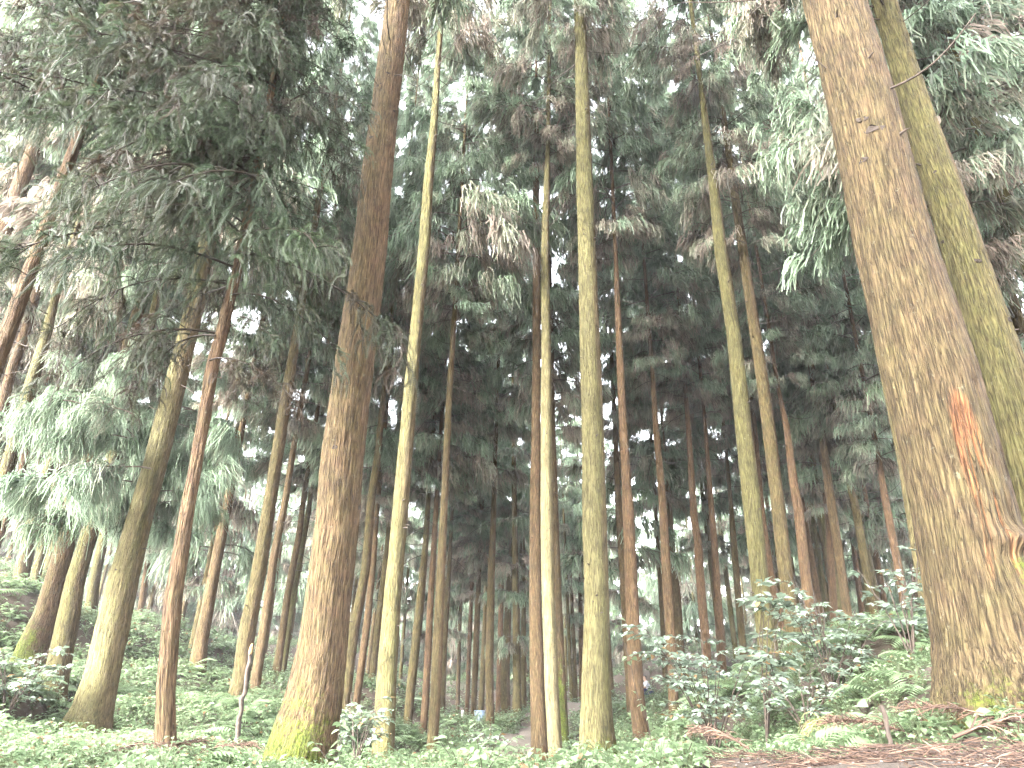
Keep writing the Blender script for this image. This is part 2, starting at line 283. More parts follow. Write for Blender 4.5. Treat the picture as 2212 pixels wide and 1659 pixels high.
# ------------------------------------------------------------------ the trees measured in the photograph
# key: diameter (m), crown start (image y), algae 0-1, redness 0-1, paleness 0-1, moss height (m), points (x, y, width) bottom to top, label
TREES = {
 'R1': (0.56, -420, 0.27, 0.0, 0.0, 0.45, [(2188,1560,304),(2166,1480,262),(2144,1400,228),(2110,1250,212),(2074,1078,194),(2014,829,177),(1938,553,151),(1868,250,130),(1800,0,113)],
        'thick foreground trunk at right with orange resin wound and mossy base'),
 'R2': (0.42, -300, 0.75, 0.1, 0.0, 0.3, [(2330,1490,125),(2285,1280,116),(2218,1000,104),(2154,778,93),(2085,553,76),(2036,400,68),(1968,200,54),(1910,0,45)],
        'straight yellowish trunk cut by right edge behind wounded trunk'),
 'R3': (0.22, -20, 0.6, 0.3, 0.1, 0.2, [(2016,1350,38),(1998,1250,34),(1957,1000,30),(1908,774,26),(1866,553,20),(1850,450,17)],
        'slim pale trunk peeping along left edge of wounded trunk'),
 'C1': (0.36, 60, 1.0, 0.0, 0.3, 0.6, [(1294,1650,88),(1290,1590,76),(1288,1500,64),(1289,1300,53),(1283,1078,50),(1280,903,46),(1268,553,39),(1263,400,35),(1258,200,29),(1254,60,25),(1251,0,22)],
        'bright yellow green central trunk with mossy green foot'),
 'C2': (0.26, 340, 0.8, 0.0, 0.75, 0.15, [(1204,1672,33),(1198,1600,31),(1192,1500,30),(1189,1400,29),(1183,1253,28),(1181,1100,26),(1180,900,24),(1180,779,21),(1177,553,17),(1181,400,14),(1183,340,11)],
        'pale cream trunk with slight bend just left of centre trunk'),
 'C2b': (0.26, 900, 0.3, 0.2, 0.0, 2.5, [(1219,1640,27),(1212,1500,25),(1203,1300,21),(1197,1078,17),(1194,950,13)],
        'dark mossy trunk half hidden behind bent cream trunk'),
 'C3': (0.28, 330, 0.25, 0.55, 0.0, 0.6, [(1168,1672,42),(1161,1500,32),(1156,1300,27),(1156,1100,23),(1159,779,18),(1159,553,17),(1158,400,14)],
        'dark brown upright trunk touching the bent cream trunk'),
 'C4': (0.27, 60, 0.95, 0.05, 0.15, 0.3, [(824,1690,50),(833,1500,44),(847,1300,37),(862,1133,34),(874,1000,32),(892,779,27),(917,530,24),(925,400,21),(939,250,15),(946,130,12)],
        'yellowish trunk leaning right beside the big brown trunk'),
 'C5': (0.46, -120, 0.3, 0.3, 0.0, 0.95, [(638,1690,172),(656,1600,142),(680,1500,119),(697,1400,103),(708,1300,96),(729,1133,92),(740,1000,90),(767,779,82),(800,530,70),(811,400,66),(836,200,56),(860,0,50)],
        'big red brown trunk with furrowed bark and bright moss at foot'),
 'C6': (0.2, 690, 0.5, 0.55, 0.05, 0.3, [(929,1680,24),(941,1500,24),(949,1300,20),(960,1078,16),(968,900,14),(979,720,11)],
        'slim orange brown trunk right of yellowish leaning trunk'),
 'C6b': (0.19, 950, 0.15, 0.7, 0.0, 0.3, [(908,1670,17),(920,1500,16),(930,1300,14),(942,1100,11),(948,1000,9)],
        'thin dark trunk hugging left side of slim orange trunk'),
 'C7': (0.26, 1050, 0.6, 0.3, 0.0, 0.4, [(874,1645,19),(888,1480,20),(905,1330,19),(920,1165,13),(925,1080,10)],
        'trunk with yellow flank just right of yellowish leaning trunk'),
 'C8': (0.26, 780, 0.6, 0.45, 0.0, 0.3, [(740,1555,24),(765,1358,22),(790,1230,20),(802,1078,17),(815,990,15),(831,820,10)],
        'brown trunk with yellow left side emerging behind big brown trunk'),
 'C9': (0.2, 1120, 0.25, 0.8, 0.0, 0.2, [(768,1535,16),(795,1330,15),(809,1185,12),(813,1120,10)],
        'reddish thin trunk second to the right of big brown trunk'),
 'C10': (0.23, 1100, 0.55, 0.4, 0.0, 0.2, [(803,1470,15),(820,1320,14),(838,1165,11),(842,1100,9)],
        'far trunk with yellow base touching yellowish leaning trunk on left'),
 'C11': (0.25, 990, 0.45, 0.5, 0.0, 0.3, [(1059,1580,19),(1057,1430,18),(1061,1250,16),(1067,1078,11),(1069,1008,9)],
        'brown trunk left of the path with olive flank'),
 'C12': (0.27, 1140, 0.55, 0.45, 0.0, 0.3, [(1093,1600,21),(1091,1450,20),(1099,1290,13),(1105,1165,10)],
        'olive brown trunk standing on left edge of the path'),
 'C12b': (0.22, 1250, 0.1, 0.8, 0.0, 0.2, [(1075,1585,13),(1081,1358,12),(1084,1250,9)],
        'dark red trunk squeezed between two trunks left of path'),
 'C13': (0.2, 1280, 0.1, 0.8, 0.0, 0.1, [(1007,1575,10),(1016,1340,9),(1019,1270,8)],
        'thin reddish trunk left of the pale blue bin'),
 'C14': (0.26, 1270, 0.35, 0.5, 0.0, 0.2, [(1021,1580,12),(1031,1330,13),(1034,1260,10)],
        'olive trunk directly in front of the pale blue bin'),
 'C15': (0.22, 1130, 0.5, 0.4, 0.0, 0.2, [(954,1590,12),(960,1400,12),(972,1200,9),(975,1130,7)],
        'olive thin trunk right behind the slim orange trunk'),
 'C16': (0.22, 1270, 0.3, 0.4, 0.0, 0.2, [(986,1605,9),(994,1330,8),(996,1270,7)],
        'thin grey trunk midway between slim orange trunk and reddish trunk'),
 'C18': (0.2, 1200, 0.5, 0.3, 0.0, 0.2, [(1247,1605,11),(1240,1400,9),(1232,1246,7)],
        'thin leaning olive stem just left of central yellow trunk'),
 'C19': (0.24, 1250, 0.2, 0.7, 0.0, 0.2, [(1256,1560,10),(1254,1320,9),(1252,1250,8)],
        'far brown trunk mostly behind left edge of central yellow trunk'),
 'C20': (0.29, 530, 0.15, 0.75, 0.0, 0.25, [(1388,1605,36),(1375,1500,33),(1365,1300,28),(1356,1078,24),(1355,1078-1,21),(1345,900,17),(1337,730,14),(1330,553,9)],
        'red brown trunk right of central trunk with climbing vine beside it'),
 'C20b': (0.22, 900, 0.3, 0.5, 0.0, 0.2, [(1364,1570,17),(1346,1250,15),(1335,1078,14),(1329,930,10)],
        'dull brown trunk touching left side of red brown trunk'),
 'C21': (0.26, 780, 0.2, 0.7, 0.0, 0.5, [(1456,1570,22),(1452,1428,21),(1443,1300,21),(1431,1078,17),(1415,900,12),(1409,800,9)],
        'reddish trunk at left edge of the leafy shrub'),
 'C21b': (0.24, 1010, 0.3, 0.6, 0.0, 0.4, [(1479,1545,17),(1465,1300,13),(1443,1078,8)],
        'leaning red trunk behind left part of leafy shrub'),
 'C21c': (0.22, 1080, 0.4, 0.3, 0.0, 0.4, [(1443,1560,13),(1432,1350,12),(1420,1161,9)],
        'thin olive trunk touching reddish trunk left of shrub'),
 'C22': (0.26, 860, 0.1, 0.8, 0.0, 0.2, [(1531,1490,20),(1524,1380,20),(1516,1300,19),(1507,1161,17),(1500,1130,16),(1492,1000,13),(1484,885,10)],
        'red brown trunk rising behind middle of leafy shrub'),
 'C23': (0.25, 900, 0.1, 0.8, 0.0, 0.2, [(1563,1480,19),(1553,1340,18),(1542,1161,14),(1532,1040,11),(1524,930,8)],
        'second red brown trunk rising behind leafy shrub'),
 'C24': (0.24, 1020, 0.45, 0.4, 0.0, 0.2, [(1613,1480,16),(1600,1350,15),(1584,1161,13),(1575,1045,8)],
        'olive trunk just left of bright leaning yellow trunk'),
 'R4': (0.32, 180, 1.0, 0.05, 0.1, 0.5, [(1678,1485,60),(1662,1428,42),(1646,1294,38),(1632,1161,37),(1623,1078,37),(1604,903,34),(1586,728,30),(1557,540,26),(1541,400,20),(1517,210,12)],
        'bright yellow trunk leaning left behind the leafy shrub'),
 'R5': (0.29, 540, 0.5, 0.45, 0.0, 0.3, [(1731,1425,38),(1720,1400,35),(1704,1294,31),(1688,1161,29),(1679,1078,28),(1658,903,26),(1633,728,23),(1614,605,21)],
        'tan brown trunk parallel to bright leaning yellow trunk on right'),
 'R6': (0.25, 880, 0.1, 0.85, 0.0, 0.2, [(1702,1400,18),(1665,1250,17),(1645,1100,13),(1630,920,10)],
        'dark red trunk between bright yellow and tan trunks'),
 'R7': (0.26, 830, 0.15, 0.8, 0.0, 0.2, [(1757,1375,22),(1737,1218,22),(1725,1100,20),(1715,1050,18),(1699,920,13),(1683,850,9)],
        'forked looking red trunk right of the tan trunk'),
 'R7b': (0.22, 1060, 0.15, 0.75, 0.0, 0.2, [(1779,1375,14),(1760,1250,13),(1740,1130,11),(1730,1060,8)],
        'thin red partner trunk behind second bush'),
 'R8': (0.25, 740, 0.3, 0.6, 0.0, 0.2, [(1839,1395,20),(1821,1253,18),(1794,1078,18),(1770,903,15),(1748,763,13)],
        'long brown trunk rising above the second bush'),
 'R8b': (0.24, 1100, 0.1, 0.7, 0.0, 0.2, [(1806,1385,17),(1800,1300,16),(1790,1130,13)],
        'dull dark trunk low behind the second bush'),
 'R9': (0.24, 940, 0.55, 0.35, 0.0, 0.3, [(1901,1395,20),(1869,1218,17),(1845,1078,16),(1835,1050,13),(1820,960,9)],
        'leaning olive trunk right of the second bush'),
 'R9b': (0.22, 1050, 0.05, 0.9, 0.0, 0.2, [(1871,1395,13),(1850,1230,11),(1832,1078,9)],
        'thin dark red trunk behind leaning olive trunk'),
 'R10': (0.25, 980, 0.1, 0.8, 0.0, 0.2, [(1966,1365,20),(1939,1218,17),(1912,1078,15),(1900,1000,10)],
        'dark trunk left of third small bush near wounded trunk'),
 'R10b': (0.23, 1160, 0.1, 0.7, 0.0, 0.2, [(1923,1370,13),(1893,1200,11)],
        'small dark trunk between leaning olive and dark trunks at right'),
 'R11': (0.22, 1100, 0.1, 0.7, 0.0, 0.1, [(1992,1355,10),(1970,1230,9),(1955,1150,8)],
        'far thin trunk above the third small bush'),
 'L1': (0.42, 520, 0.85, 0.2, 0.25, 0.6, [(176,1610,122),(188,1560,98),(201,1533,82),(220,1463,70),(243,1358,66),(266,1253,60),(304,1113,50),(334,1008,47),(360,903,45),(378,833,43),(399,750,40),(422,658,37),(434,588,34)],
        'large leaning trunk at left passing through pale hanging foliage'),
 'L3': (0.4, 560, 0.35, 0.35, 0.0, 1.3, [(56,1465,80),(74,1393,60),(101,1323,46),(119,1253,39),(190,1000,32),(280,740,24),(320,590,20)],
        'leaning trunk with thick green moss at far left'),
 'L4': (0.36, 590, 0.85, 0.15, 0.05, 0.5, [(106,1550,66),(114,1498,54),(136,1393,46),(150,1323,43),(163,1253,36),(230,1030,28),(315,750,17),(345,616,15)],
        'yellowish trunk between mossy trunk and large leaning trunk at left'),
 'L5': (0.42, 780, 0.8, 0.2, 0.1, 0.4, [(26,1310,34),(35,1288,30),(60,1183,28),(82,1078,24),(120,970,17),(158,820,14)],
        'cream trunk with spreading root on upper left slope'),
 'L5b': (0.3, 1000, 0.8, 0.1, 0.1, 0.4, [(66,1300,22),(98,1148,16),(118,1050,12)],
        'thin yellow trunk close right of cream trunk on upper left slope'),
 'L6': (0.3, 960, 1.0, 0.0, 0.1, 0.5, [(190,1365,31),(192,1350,28),(204,1253,22),(260,1000,15)],
        'short bright yellow trunk showing behind the hanging foliage at left'),
 'L7': (0.26, 600, 1.0, 0.0, 0.1, 0.3, [(-96,1430,40),(17,1008,28),(48,903,26),(66,833,25),(98,728,21),(125,623,14)],
        'yellow green mossy trunk leaning in from left edge'),
 'L8': (0.25, 560, 0.2, 0.6, 0.0, 0.2, [(-125,1430,32),(8,868,20),(25,798,20),(63,693,19),(90,588,16)],
        'brown trunk above yellow green trunk at left edge'),
 'L9': (0.4, 250, 0.15, 0.6, 0.0, 0.2, [(-372,1450,57),(-100,790,40),(15,490,32),(45,392,29),(70,330,26)],
        'tan trunk segment at left edge below dark overhanging foliage'),
 'L10': (0.24, 950, 0.1, 0.7, 0.0, 0.2, [(-40,1260,21),(10,1125,18),(40,1040,16),(62,960,12)],
        'short dark brown trunk low at left edge'),
 'L11': (0.28, 880, 0.35, 0.65, 0.0, 0.5, [(426,1450,38),(433,1393,29),(460,1253,24),(493,1078,20),(507,1008,17),(520,938,13)],
        'red brown trunk with mossy foot right of dark slender trunk'),
 'L12': (0.3, 600, 0.6, 0.45, 0.1, 0.3, [(508,1520,40),(521,1463,36),(535,1358,35),(556,1253,31),(584,1078,27),(595,1008,26),(611,903,24),(634,763,20),(651,658,17)],
        'pinkish trunk with yellow foot left of big brown trunk'),
 'L13': (0.24, 900, 0.25, 0.6, 0.1, 0.2, [(549,1520,24),(553,1463,22),(571,1358,21),(592,1200,17),(617,1078,14),(633,973,12)],
        'smooth brown trunk close right of pinkish trunk'),
 'L14': (0.23, 1050, 0.35, 0.6, 0.0, 0.2, [(597,1470,15),(620,1290,15),(647,1150,13),(655,1080,10)],
        'dark thin trunk near left of big brown trunk'),
 'L15': (0.22, 1000, 0.8, 0.2, 0.05, 0.2, [(607,1480,15),(612,1440,14),(640,1250,13),(668,1095,11),(675,1030,9)],
        'thin yellow trunk immediately left of big brown trunk'),
 'L17': (0.26, 1180, 0.2, 0.6, 0.0, 0.2, [(297,1375,15),(315,1246,14),(325,1180,11)],
        'small far brown trunk between large leaning and dark slender trunks'),
}
FIR = (0.125, [(356,1650,46),(358,1603,42),(358,1498,38),(365,1393,37),(375,1288,36),(392,1183,31),(406,1095,28),(422,1008,26),(441,903,25),(457,798,26),(477,728,26),(493,658,23),(508,605,20),(545,420,17),(585,200,14),(620,0,11)])

def solve(pts, D):
    """pixel polyline -> 3D points at one horizontal range, radii, range"""
    ys = [p[1] for p in pts]; k = int(np.argmin([abs(y - 1300) for y in ys]))
    d = D * F / pts[k][2]; p = at_depth(pts[k][0], pts[k][1], d); rho = math.hypot(p[0], p[1])
    P, r = [], []
    for x, y, wd in pts:
        q = at_range(x, y, rho); P.append(q)
        dep = float((R.T @ q)[2] * -1); r.append(wd * dep / F / 2)
    return np.array(P), np.array(r), rho
SOLVED = {k: solve(v[6], v[0]) for k, v in TREES.items()}
FIR_P, FIR_R, FIR_RHO = solve(FIR[1], FIR[0])

# ------------------------------------------------------------------ terrain
ctrl = [P[0] for P, r, rho in SOLVED.values()] + [FIR_P[0]]
cw = [1.0] * len(ctrl)
for px, py, rho, wt in ((2100,1645,2.7,2),(1700,1650,3.6,2),(1500,1655,4.6,2),(50,1650,5.2,1.5),(250,1675,4.8,1.5),(1100,1690,6.8,1.5),(800,1700,7.5,1),
                        (500,1690,5.2,1.5),(700,1720,5.0,2),(700,1700,6.0,2),(1000,1730,4.6,2),(1000,1690,6.0,2),(1290,1720,5.0,2),(1290,1700,6.5,1.5),(1150,1690,8.2,1.5),(1290,1685,8.0,1),(900,1700,8,1),(400,1750,3.6,1),(1450,1700,3.4,1.5),(1135,1645,14,2),(1128,1590,19,2),(1130,1660,11.5,1),(1250,1518,29,2),(1410,1512,35,2),(1000,1560,26,1),(900,1500,36,1),
                        (650,1440,36,1),(300,1340,30,1),(0,1230,30,1),(1600,1420,32,1),(1900,1310,32,1),(2300,1250,30,1),(2212,1400,7,1)):
    ctrl.append(at_range(px, py, rho)); cw.append(wt)
for q in ((0, 0, -1.15), (-2.5, 0.5, -1.2), (2, 0.3, -0.95), (0, -5, -1.2), (-6, -4, -1.1), (6, -4, -0.9), (-14, 50, 2.2), (14, 50, 2.4), (0, 55, 0.2), (40, 60, 6), (-40, 60, 6), (0, 85, 4), (0, 130, 14), (70, 120, 16), (-70, 120, 16), (60, 20, 8), (-60, 20, 8), (0, 300, 24), (200, 250, 26), (-200, 250, 26)):
    ctrl.append(np.array(q, float)); cw.append(1.0)
ctrl = np.array(ctrl); cw = np.array(cw)
def ground_z(x, y):
    x = np.asarray(x, float); y = np.asarray(y, float); sh = x.shape
    x = x.ravel(); y = y.ravel(); out = np.empty(len(x))
    for a in range(0, len(x), 20000):
        xs, ys = x[a:a+20000], y[a:a+20000]
        d2 = (xs[:, None] - ctrl[None, :, 0]) ** 2 + (ys[:, None] - ctrl[None, :, 1]) ** 2
        h = 0.55 + 0.075 * np.hypot(xs, ys)
        wgt = cw[None] / (d2 + (h[:, None] * 0.4) ** 2) ** 2
        out[a:a+20000] = (wgt * ctrl[None, :, 2]).sum(1) / wgt.sum(1)
    p = np.stack([x, y, x * 0], -1)
    out += (vnoise(p * 1.1, 3) - 0.5) * 0.09 + (vnoise(p * 4.0, 4) - 0.5) * 0.03
    return out.reshape(sh)

def warp(n, lo, hi, c, k):
    """grid line positions, dense near c"""
    t = np.linspace(-1, 1, n); s = np.sinh(t * k) / math.sinh(k)
    return np.where(s < 0, c + s * (c - lo), c + s * (hi - c))
gx = warp(241, -320, 320, 0, 5.2); gy = warp(261, -120, 520, 4, 5.2)
GX, GY = np.meshgrid(gx, gy); GZ = ground_z(GX, GY)
gi = (np.arange(260)[:, None] * 241 + np.arange(240)[None]).ravel()
gq = np.stack([gi, gi + 1, gi + 242, gi + 241], -1)
struct(link('ground', mesh_np('ground', np.stack([GX, GY, GZ], -1).reshape(-1, 3), [gq], M_SOIL)))

# trodden path winding away between the trunks
path_px = [(1150,1700,8.0),(1140,1630,11.5),(1128,1585,15),(1128,1553,19),(1180,1535,24),(1255,1518,30),(1335,1514,34),(1410,1514,37),(1500,1500,42)]
pp = np.array([at_range(*q)[:2] for q in path_px])
ti = np.linspace(0, len(pp) - 1, 90); pc = np.stack([np.interp(ti, range(len(pp)), pp[:, k]) for k in (0, 1)], -1)
for _ in range(6): pc[1:-1] = (pc[:-2] + 2 * pc[1:-1] + pc[2:]) / 4
tg = np.gradient(pc, axis=0); tg /= np.linalg.norm(tg, axis=1, keepdims=True); nn = np.stack([-tg[:, 1], tg[:, 0]], -1)
PATH_W = 0.42 + 0.02 * np.hypot(pc[:, 0], pc[:, 1])
ac = np.linspace(-1, 1, 13)
pxy = pc[:, None] + nn[:, None] * (ac[None, :, None] * (PATH_W[:, None, None] * (1 + 0.25 * np.sin(np.arange(90) * 0.9)[:, None, None] * np.sign(ac)[None, :, None])))
pz = ground_z(pxy[..., 0], pxy[..., 1]) + 0.03 - 0.06 * (np.abs(ac) ** 4)[None]
b_ = (np.arange(89)[:, None] * 13 + np.arange(12)[None]).ravel()
struct(link('path', mesh_np('path', np.concatenate([pxy, pz[..., None]], -1).reshape(-1, 3), [np.stack([b_, b_ + 1, b_ + 14, b_ + 13], -1)], M_PATH)))
def path_dist(x, y):
    d = np.sqrt((np.asarray(x)[:, None] - pc[None, :, 0]) ** 2 + (np.asarray(y)[:, None] - pc[None, :, 1]) ** 2)
    k = d.argmin(1); return d[np.arange(len(k)), k] / PATH_W[k]

# ------------------------------------------------------------------ trunks
def trunk_mesh(name, P, r, base, nseg, ds, algae, red, pale, moss_h, ridge=0.0, flute=0.0, seed=0, wound=None, moss_az=3.75):
    """P bottom->top in world space; returned relative to base"""
    L = np.concatenate([[0], np.cumsum(np.linalg.norm(np.diff(P, axis=0), axis=1))])
    n = max(12, int(L[-1] / ds)); s = np.linspace(0, 1, n) ** 1.25 * L[-1]
    C = np.stack([np.interp(s, L, P[:, k]) for k in range(3)], -1); rad = np.interp(s, L, r)
    kern = max(1, int(n * 0.02))
    for _ in range(kern):
        C[1:-1] = (C[:-2] + 2 * C[1:-1] + C[2:]) / 4; rad[1:-1] = (rad[:-2] + 2 * rad[1:-1] + rad[2:]) / 4
    th = np.arange(nseg) * 2 * np.pi / nseg
    T, S = np.meshgrid(th, s); RR = np.repeat(rad[:, None], nseg, 1)
    ph = vnoise(np.stack([np.cos(T), np.sin(T), S * 0.5], -1) + seed, 11) - 0.5
    h = S
    if flute:
        RR = RR * (1 + flute * np.exp(-h / 0.45) * (np.sin(T * 5 + seed + ph * 3) * 0.5 + np.sin(T * 3 + seed * 2) * 0.5))
    RR = RR * (1 + (0.2 if nseg < 130 else 0.0) * np.exp(-h / 0.3))
    RR = RR * (1 + 0.045 * (vnoise(np.stack([np.cos(T) * 1.2, np.sin(T) * 1.2, S * 0.8], -1) + seed, 5) - 0.5) * 2)
    if ridge:
        q = np.stack([np.cos(T) * RR * 70, np.sin(T) * RR * 70, S * 3.2 + ph * 2], -1)
        q2 = np.stack([np.cos(T) * RR * 150, np.sin(T) * RR * 150, S * 9], -1)
        RR = RR + ridge * ((vnoise(q, seed % 97) - 0.5) * 1.3 + (vnoise(q2, seed % 89 + 1) - 0.5) * 0.7)
    marks = np.zeros((n, nseg, 3))
    side = -0.80 * np.cos(T) - 0.60 * np.sin(T)
    nz = vnoise(np.stack([np.cos(T) * 1.5, np.sin(T) * 1.5, S * 0.6], -1) + seed, 21)
    marks[..., 0] = np.clip(algae * (0.25 + 0.9 * sstep(-0.5, 0.7, side + (nz - 0.5) * 1.2)), 0, 1) if algae > 0 else 0
    mside = sstep(-0.9, 0.9, np.cos(T - moss_az) + (nz - 0.5))
    marks[..., 1] = np.exp(-(h / moss_h) ** 2) * (0.55 + 0.85 * mside)
    if wound is not None: wound(T, S, RR, marks, C)
    X = C[:, None, 0] + np.cos(T) * RR; Y = C[:, None, 1] + np.sin(T) * RR; Z = np.repeat(C[:, None, 2], nseg, 1)
    V = np.stack([X, Y, Z], -1).reshape(-1, 3) - base
    i = (np.arange(n - 1)[:, None] * nseg); j = np.arange(nseg)[None]; jn = (j + 1) % nseg
    Q = np.stack([i + j, i + jn, i + nseg + jn, i + nseg + j], -1).reshape(-1, 4)
    r0 = np.repeat(rad[:, None], nseg, 1)
    bark = np.stack([np.cos(T) * r0 + seed, np.sin(T) * r0, S * 0.075], -1).reshape(-1, 3)
    iso = np.stack([np.cos(T) * r0 + seed, np.sin(T) * r0, S], -1).reshape(-1, 3)
    tone = np.zeros((n, nseg, 3)); tone[..., 0] = np.clip(red * 0.75 + 0.2 * sstep(0, 8, S), 0, 1); tone[..., 1] = pale * (1 - 0.8 * sstep(6, 11, S)) * (0.4 + 0.6 * sstep(-0.2, 0.7, side))
    return mesh_np(name, V, [Q], M_BARK, {'bark': bark, 'bark_iso': iso, 'marks': marks.reshape(-1, 3), 'tone': tone.reshape(-1, 3)}), C, rad, s

# ------------------------------------------------------------------ foliage building blocks (shared meshes)
def strands(p0, d0, ln, r0, g=1.0, K=4, curl=0.06, out=0.62):
    """drooping needle ropes; p0,d0 (N,3), ln (N,) -> centre lines and radii"""
    n = len(p0); t = np.linspace(0, 1, K)[None, :, None]
    side = rng.normal(size=(n, 1, 3)) * curl
    P = p0[:, None] + d0[:, None] * np.sin(t * 1.35) * ln[:, None, None] * out + np.array([0, 0, -1.0]) * (t ** 1.7) * ln[:, None, None] * 0.75 * g + side * np.sin(t * 4.0) * ln[:, None, None]
    rad = r0[:, None] * np.linspace(1.0, 0.45, K)[None]
    return P, rad

def cedar_whorl(nb, length, tufts, per, dead, thick=0.0085, slen=(0.22, 0.46), rib=False, g0=1.0, az0=None):
    a = Acc(); ph0 = rng.uniform(0, 6.28) if az0 is None else az0
    for b in range(nb):
        az = ph0 + b * 2 * np.pi / nb + (rng.normal() * 0.3 if az0 is None else 0); Lb = length * rng.uniform(0.6, 1.12); zb = rng.uniform(-0.3, 0.3)
        out = np.array([math.cos(az), math.sin(az), 0]); lat = np.array([-math.sin(az), math.cos(az), 0])
        up = rng.uniform(0.05, 0.5); t = np.linspace(0, 1, 7)
        stem = out * (t * Lb)[:, None] + np.array([0, 0, 1.0]) * (zb + up * Lb * t - (up + 0.28) * Lb * t ** 2.2 + 0.1 * Lb * t ** 5)[:, None] + lat * (0.10 * Lb * np.sin(t * 3 + b))[:, None]
        V, Q = tubes(stem[None], np.linspace(0.016, 0.006, 7)[None], 4); a.add(V, Q, A=(1.0, 0.1, 0.1))
        ddb = np.clip(dead + rng.normal() * 0.22, 0, 1)
        for k in range(tufts):
            tt = rng.uniform(0.28, 1.0) ** 0.8
            p = np.array([np.interp(tt, t, stem[:, q]) for q in range(3)])
            sl = rng.choice([-1, 1]) * rng.uniform(0.05, 0.38) * Lb * (1.15 - tt * 0.6)
            q = p + lat * sl + out * abs(sl) * 0.45 + np.array([0, 0, rng.uniform(-0.10, 0.08)])
            V, Q = tubes(np.stack([p, (p + q) / 2 + np.array([0, 0, 0.03]), q])[None], np.array([[0.007, 0.006, 0.005]]), 3); a.add(V, Q, A=(1.0, 0.15, 0.1))
            f = rng.uniform(0, 1.25, (per, 1)); p0 = p + (q - p) * f + rng.normal(size=(per, 3)) * 0.035
            d0 = out * rng.uniform(0.1, 1.0, (per, 1)) + lat * (np.sign(sl) * rng.uniform(-0.25, 0.9, (per, 1))) + np.array([0, 0, 1.0]) * rng.uniform(-0.35, 0.5, (per, 1))
            d0 /= np.linalg.norm(d0, axis=1, keepdims=True)
            ln = rng.uniform(*slen, per); P, rad = strands(p0, d0, ln, thick * rng.uniform(0.75, 1.3, per), g0 * rng.uniform(0.75, 1.15), 4, 0.09, 0.5)
            V, Q = ribbons(P, rad) if rib else tubes(P, rad, 3); nv = 2 if rib else 3
            dd = np.clip(ddb + (0.55 - tt) * 0.9 + rng.normal() * 0.25, 0, 1) if dead < 0.95 else np.clip(0.9 + rng.normal() * 0.1, 0, 1)
            A = np.zeros((per, 4, nv, 3)); A[..., 0] = np.clip(dd + rng.normal(size=(per, 1, 1)) * 0.12, 0, 1)
            A[..., 1] = np.clip(0.5 + rng.normal() * 0.2 + rng.normal(size=(per, 1, 1)) * 0.15, 0, 1); A[..., 2] = np.linspace(0, 1, 4)[None, :, None]
            a.add(V, Q, A=A.reshape(-1, 3))
    return a
SL = (0.17, 0.40)
WH_GREEN = [cedar_whorl(4, 1.8, 15, 32, 0.0, 0.0125, SL, True, 1.25).mesh('green_whorl', M_CEDAR) for _ in range(5)]
WH_MIX = [cedar_whorl(4, 1.75, 15, 31, 0.42, 0.0125, SL, True, 1.3).mesh('mixed_whorl', M_CEDAR) for _ in range(5)]
WH_DEAD = [cedar_whorl(4, 1.5, 14, 30, 0.85, 0.012, SL, True, 1.35).mesh('dead_whorl', M_CEDAR) for _ in range(5)]
WH_FAR_G = [cedar_whorl(5, 1.8, 10, 18, 0.05, 0.022, (0.28, 0.6), True, 1.2).mesh('far_green_whorl', M_CEDAR) for _ in range(4)]
WH_FAR_D = [cedar_whorl(5, 1.65, 10, 17, 0.7, 0.021, (0.28, 0.58), True, 1.2).mesh('far_brown_whorl', M_CEDAR) for _ in range(4)]
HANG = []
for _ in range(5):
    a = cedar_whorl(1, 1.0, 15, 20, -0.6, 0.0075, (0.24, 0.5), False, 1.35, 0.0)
    for A in a.A: A[:, 1] = np.clip(A[:, 1] + 0.2, 0, 0.95)  # brightness raised: pale fresh foliage with open-sky light put into the tint
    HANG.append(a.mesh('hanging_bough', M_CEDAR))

def curved_twigs(n, length):
    """bare dead side branches left on the trunk below the crown"""
    a = Acc()
    for _ in range(n):
        az = rng.uniform(0, 6.28); L_ = length * rng.uniform(0.4, 1); t = np.linspace(0, 1, 7); sgn = rng.choice([-1, 1], p=[0.3, 0.7])
        out = np.array([math.cos(az), math.sin(az), 0]); lat = np.array([-math.sin(az), math.cos(az), 0])
        P = out * (t * L_)[:, None] + np.array([0, 0, 1.0]) * (-0.25 * L_ * t + sgn * 0.45 * L_ * t ** 2)[:, None] + lat * (rng.normal() * 0.2 * L_ * t ** 2)[:, None]
        V, Q = tubes(P[None], np.linspace(0.010, 0.004, 7)[None], 4); a.add(V, Q, A=(1, 0.3, 0.3))
    return a
TWIGS = [curved_twigs(1, 1.2).mesh('bare_branches', M_TWIG) for _ in range(9)]

def knot_mesh():
    a = Acc(); K, S = 5, 8
    rr = [0.055, 0.045, 0.03, 0.026, 0.0]; zz = [-0.012, 0.012, 0.022, 0.012, 0.004]
    V = []
    for k in range(K):
        for s in range(S):
            an = s * 2 * np.pi / S; f = 1 + rng.normal() * 0.28
            V.append((rr[k] * f * math.cos(an), rr[k] * 0.75 * f * math.sin(an), zz[k] + rng.normal() * 0.003))
    Q = [(k * S + s, k * S + (s + 1) % S, (k + 1) * S + (s + 1) % S, (k + 1) * S + s) for k in range(K - 1) for s in range(S)]
    a.add(V, Q); return a.mesh('knot', M_KNOT)
KNOTS = [knot_mesh() for _ in range(3)]
def stub_mesh():
    a = Acc(); t = np.linspace(0, 1, 4); P = np.stack([t * 0.02, t * 0 + 0.008 * np.sin(t * 3), t * 0.075], -1)
    V, Q = tubes(P[None], np.array([[0.014, 0.010, 0.007, 0.003]]), 5); a.add(V, Q); return a.mesh('branch_stub', M_TWIG)
STUB = stub_mesh()

